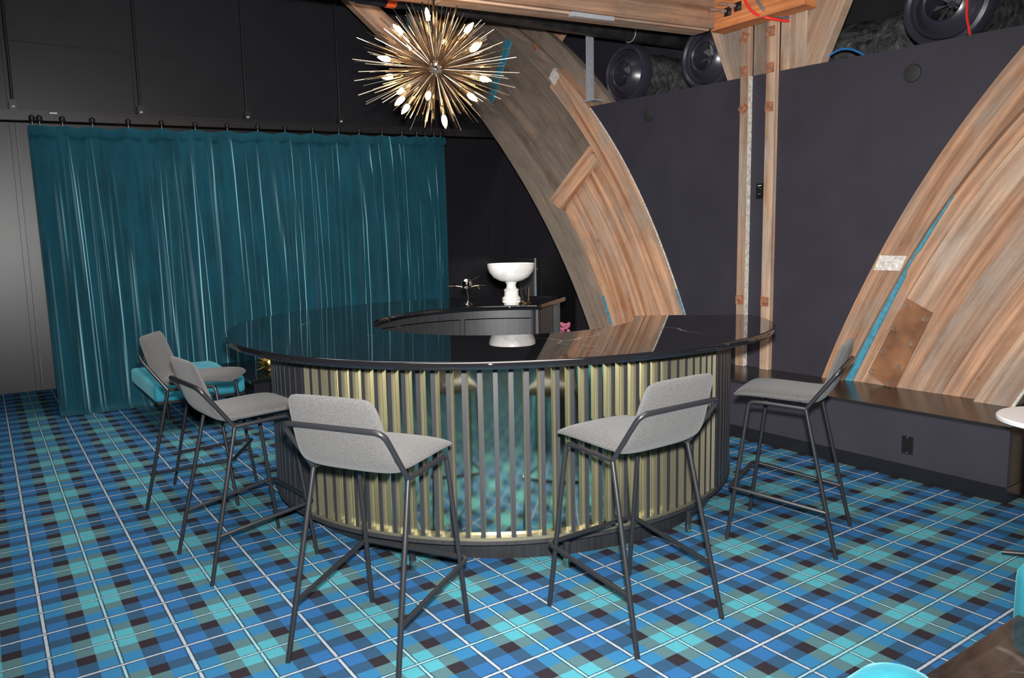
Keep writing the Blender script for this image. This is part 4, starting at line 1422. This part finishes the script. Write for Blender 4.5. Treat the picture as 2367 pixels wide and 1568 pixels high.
# flower beyond the bar
fw = thing('pink_flower', 'pink blossom peeking out behind the end of the bar', 'flower', (5.2, 6.5, ZL))
fv = box('stem', -0.006, 0.006, -0.006, 0.006, 0.0, 0.12, MAT['green'], fw)
rf_ = random.Random(3)
pet_me = lathe_mesh('petal', [(0, 0), (0.016, 0.012), (0.020, 0.03), (0.012, 0.045), (0, 0.05)], 8)
pet_me.materials.append(MAT['pink'])
for k in range(16):
    o = bpy.data.objects.new('petal', pet_me)
    COL.objects.link(o); o.parent = fw
    o.location = (rf_.uniform(-0.05, 0.05), rf_.uniform(-0.06, 0.06), 0.10 + rf_.uniform(-0.02, 0.09))
    o.rotation_euler = (rf_.uniform(-1, 1), rf_.uniform(-1, 1), 0)

# ================================================================== FURNITURE AT THE RIGHT EDGE
ctb = thing('coffee_table', 'dark veined marble coffee table at the bottom right corner', 'table', (2.2, 0.5, 0))
ap(box('table_top', 1.88, 2.47, 0.10, 0.925, 0.42, 0.45, MAT['marble_brown'], None, 0.003), ctb)
ap(box('table_base', 1.98, 2.37, 0.2, 0.82, 0.0, 0.42, MAT['black_satin'], None, 0.004), ctb)
pf = thing('armchair', 'turquoise velvet armchair at the right edge beyond the coffee table', 'armchair', (2.85, 0.65, 0), 0, 'turquoise velvet seats at the right')
ap(link('seat_cushion', cushion('seat_cushion', 2.49, 3.20, 0.33, 0.96, 0.17, 0.60, MAT['turq'], 0.06), MAT['turq']), pf)
ap(link('seat_back', cushion('seat_back', 3.14, 3.34, 0.33, 0.96, 0.17, 0.85, MAT['turq'], 0.06), MAT['turq']), pf)
for (x, y) in ((2.56, 0.42), (2.56, 0.88), (3.2, 0.42), (3.2, 0.88)):
    ap(tube('leg', [(x, y, 0.0), (x, y, 0.18)], 0.014, MAT['black_steel'], None, 8), pf)
pu = thing('pouf', 'turquoise velvet pouf rising from the bottom edge of the view', 'pouf', (1.695, 0.875, 0), 0, 'turquoise velvet seats at the right')
lathe('pouf_body', [(0.0, 0.03), (0.13, 0.03), (0.155, 0.05), (0.16, 0.12), (0.16, 0.34), (0.15, 0.43), (0.12, 0.50), (0.08, 0.545), (0.04, 0.566), (0.0, 0.572)], MAT['turq'], pu, None, 40)
lathe('pouf_base', [(0, 0), (0.13, 0), (0.13, 0.03), (0, 0.03)], MAT['black_satin'], pu, None, 32)
rt = thing('side_table', 'small round white side table on a black pedestal at the right edge', 'table', (4.12, 1.42, 0))
lathe('table_top', [(0, 0.685), (0.25, 0.685), (0.262, 0.692), (0.262, 0.705), (0.255, 0.712), (0, 0.712)], MAT['white_lam'], rt, None, 48)
lathe('pedestal', [(0, 0.02), (0.03, 0.02), (0.022, 0.06), (0.022, 0.66), (0.05, 0.684), (0, 0.684)], MAT['black_steel'], rt, None, 20)
for k in range(4):
    a = math.radians(25 + 90 * k)
    tube('foot', [(0, 0, 0.03), (0.20 * math.cos(a), 0.20 * math.sin(a), 0.012)], 0.012, MAT['black_steel'], rt, 8)
tag(box('timber_footing', 5.05, 5.4, 1.55, 1.88, 0.0, 0.36, MAT['wood_pale'], None, 0.004), 'pale timber footing past the end of the ledge at the right edge', 'timber block')
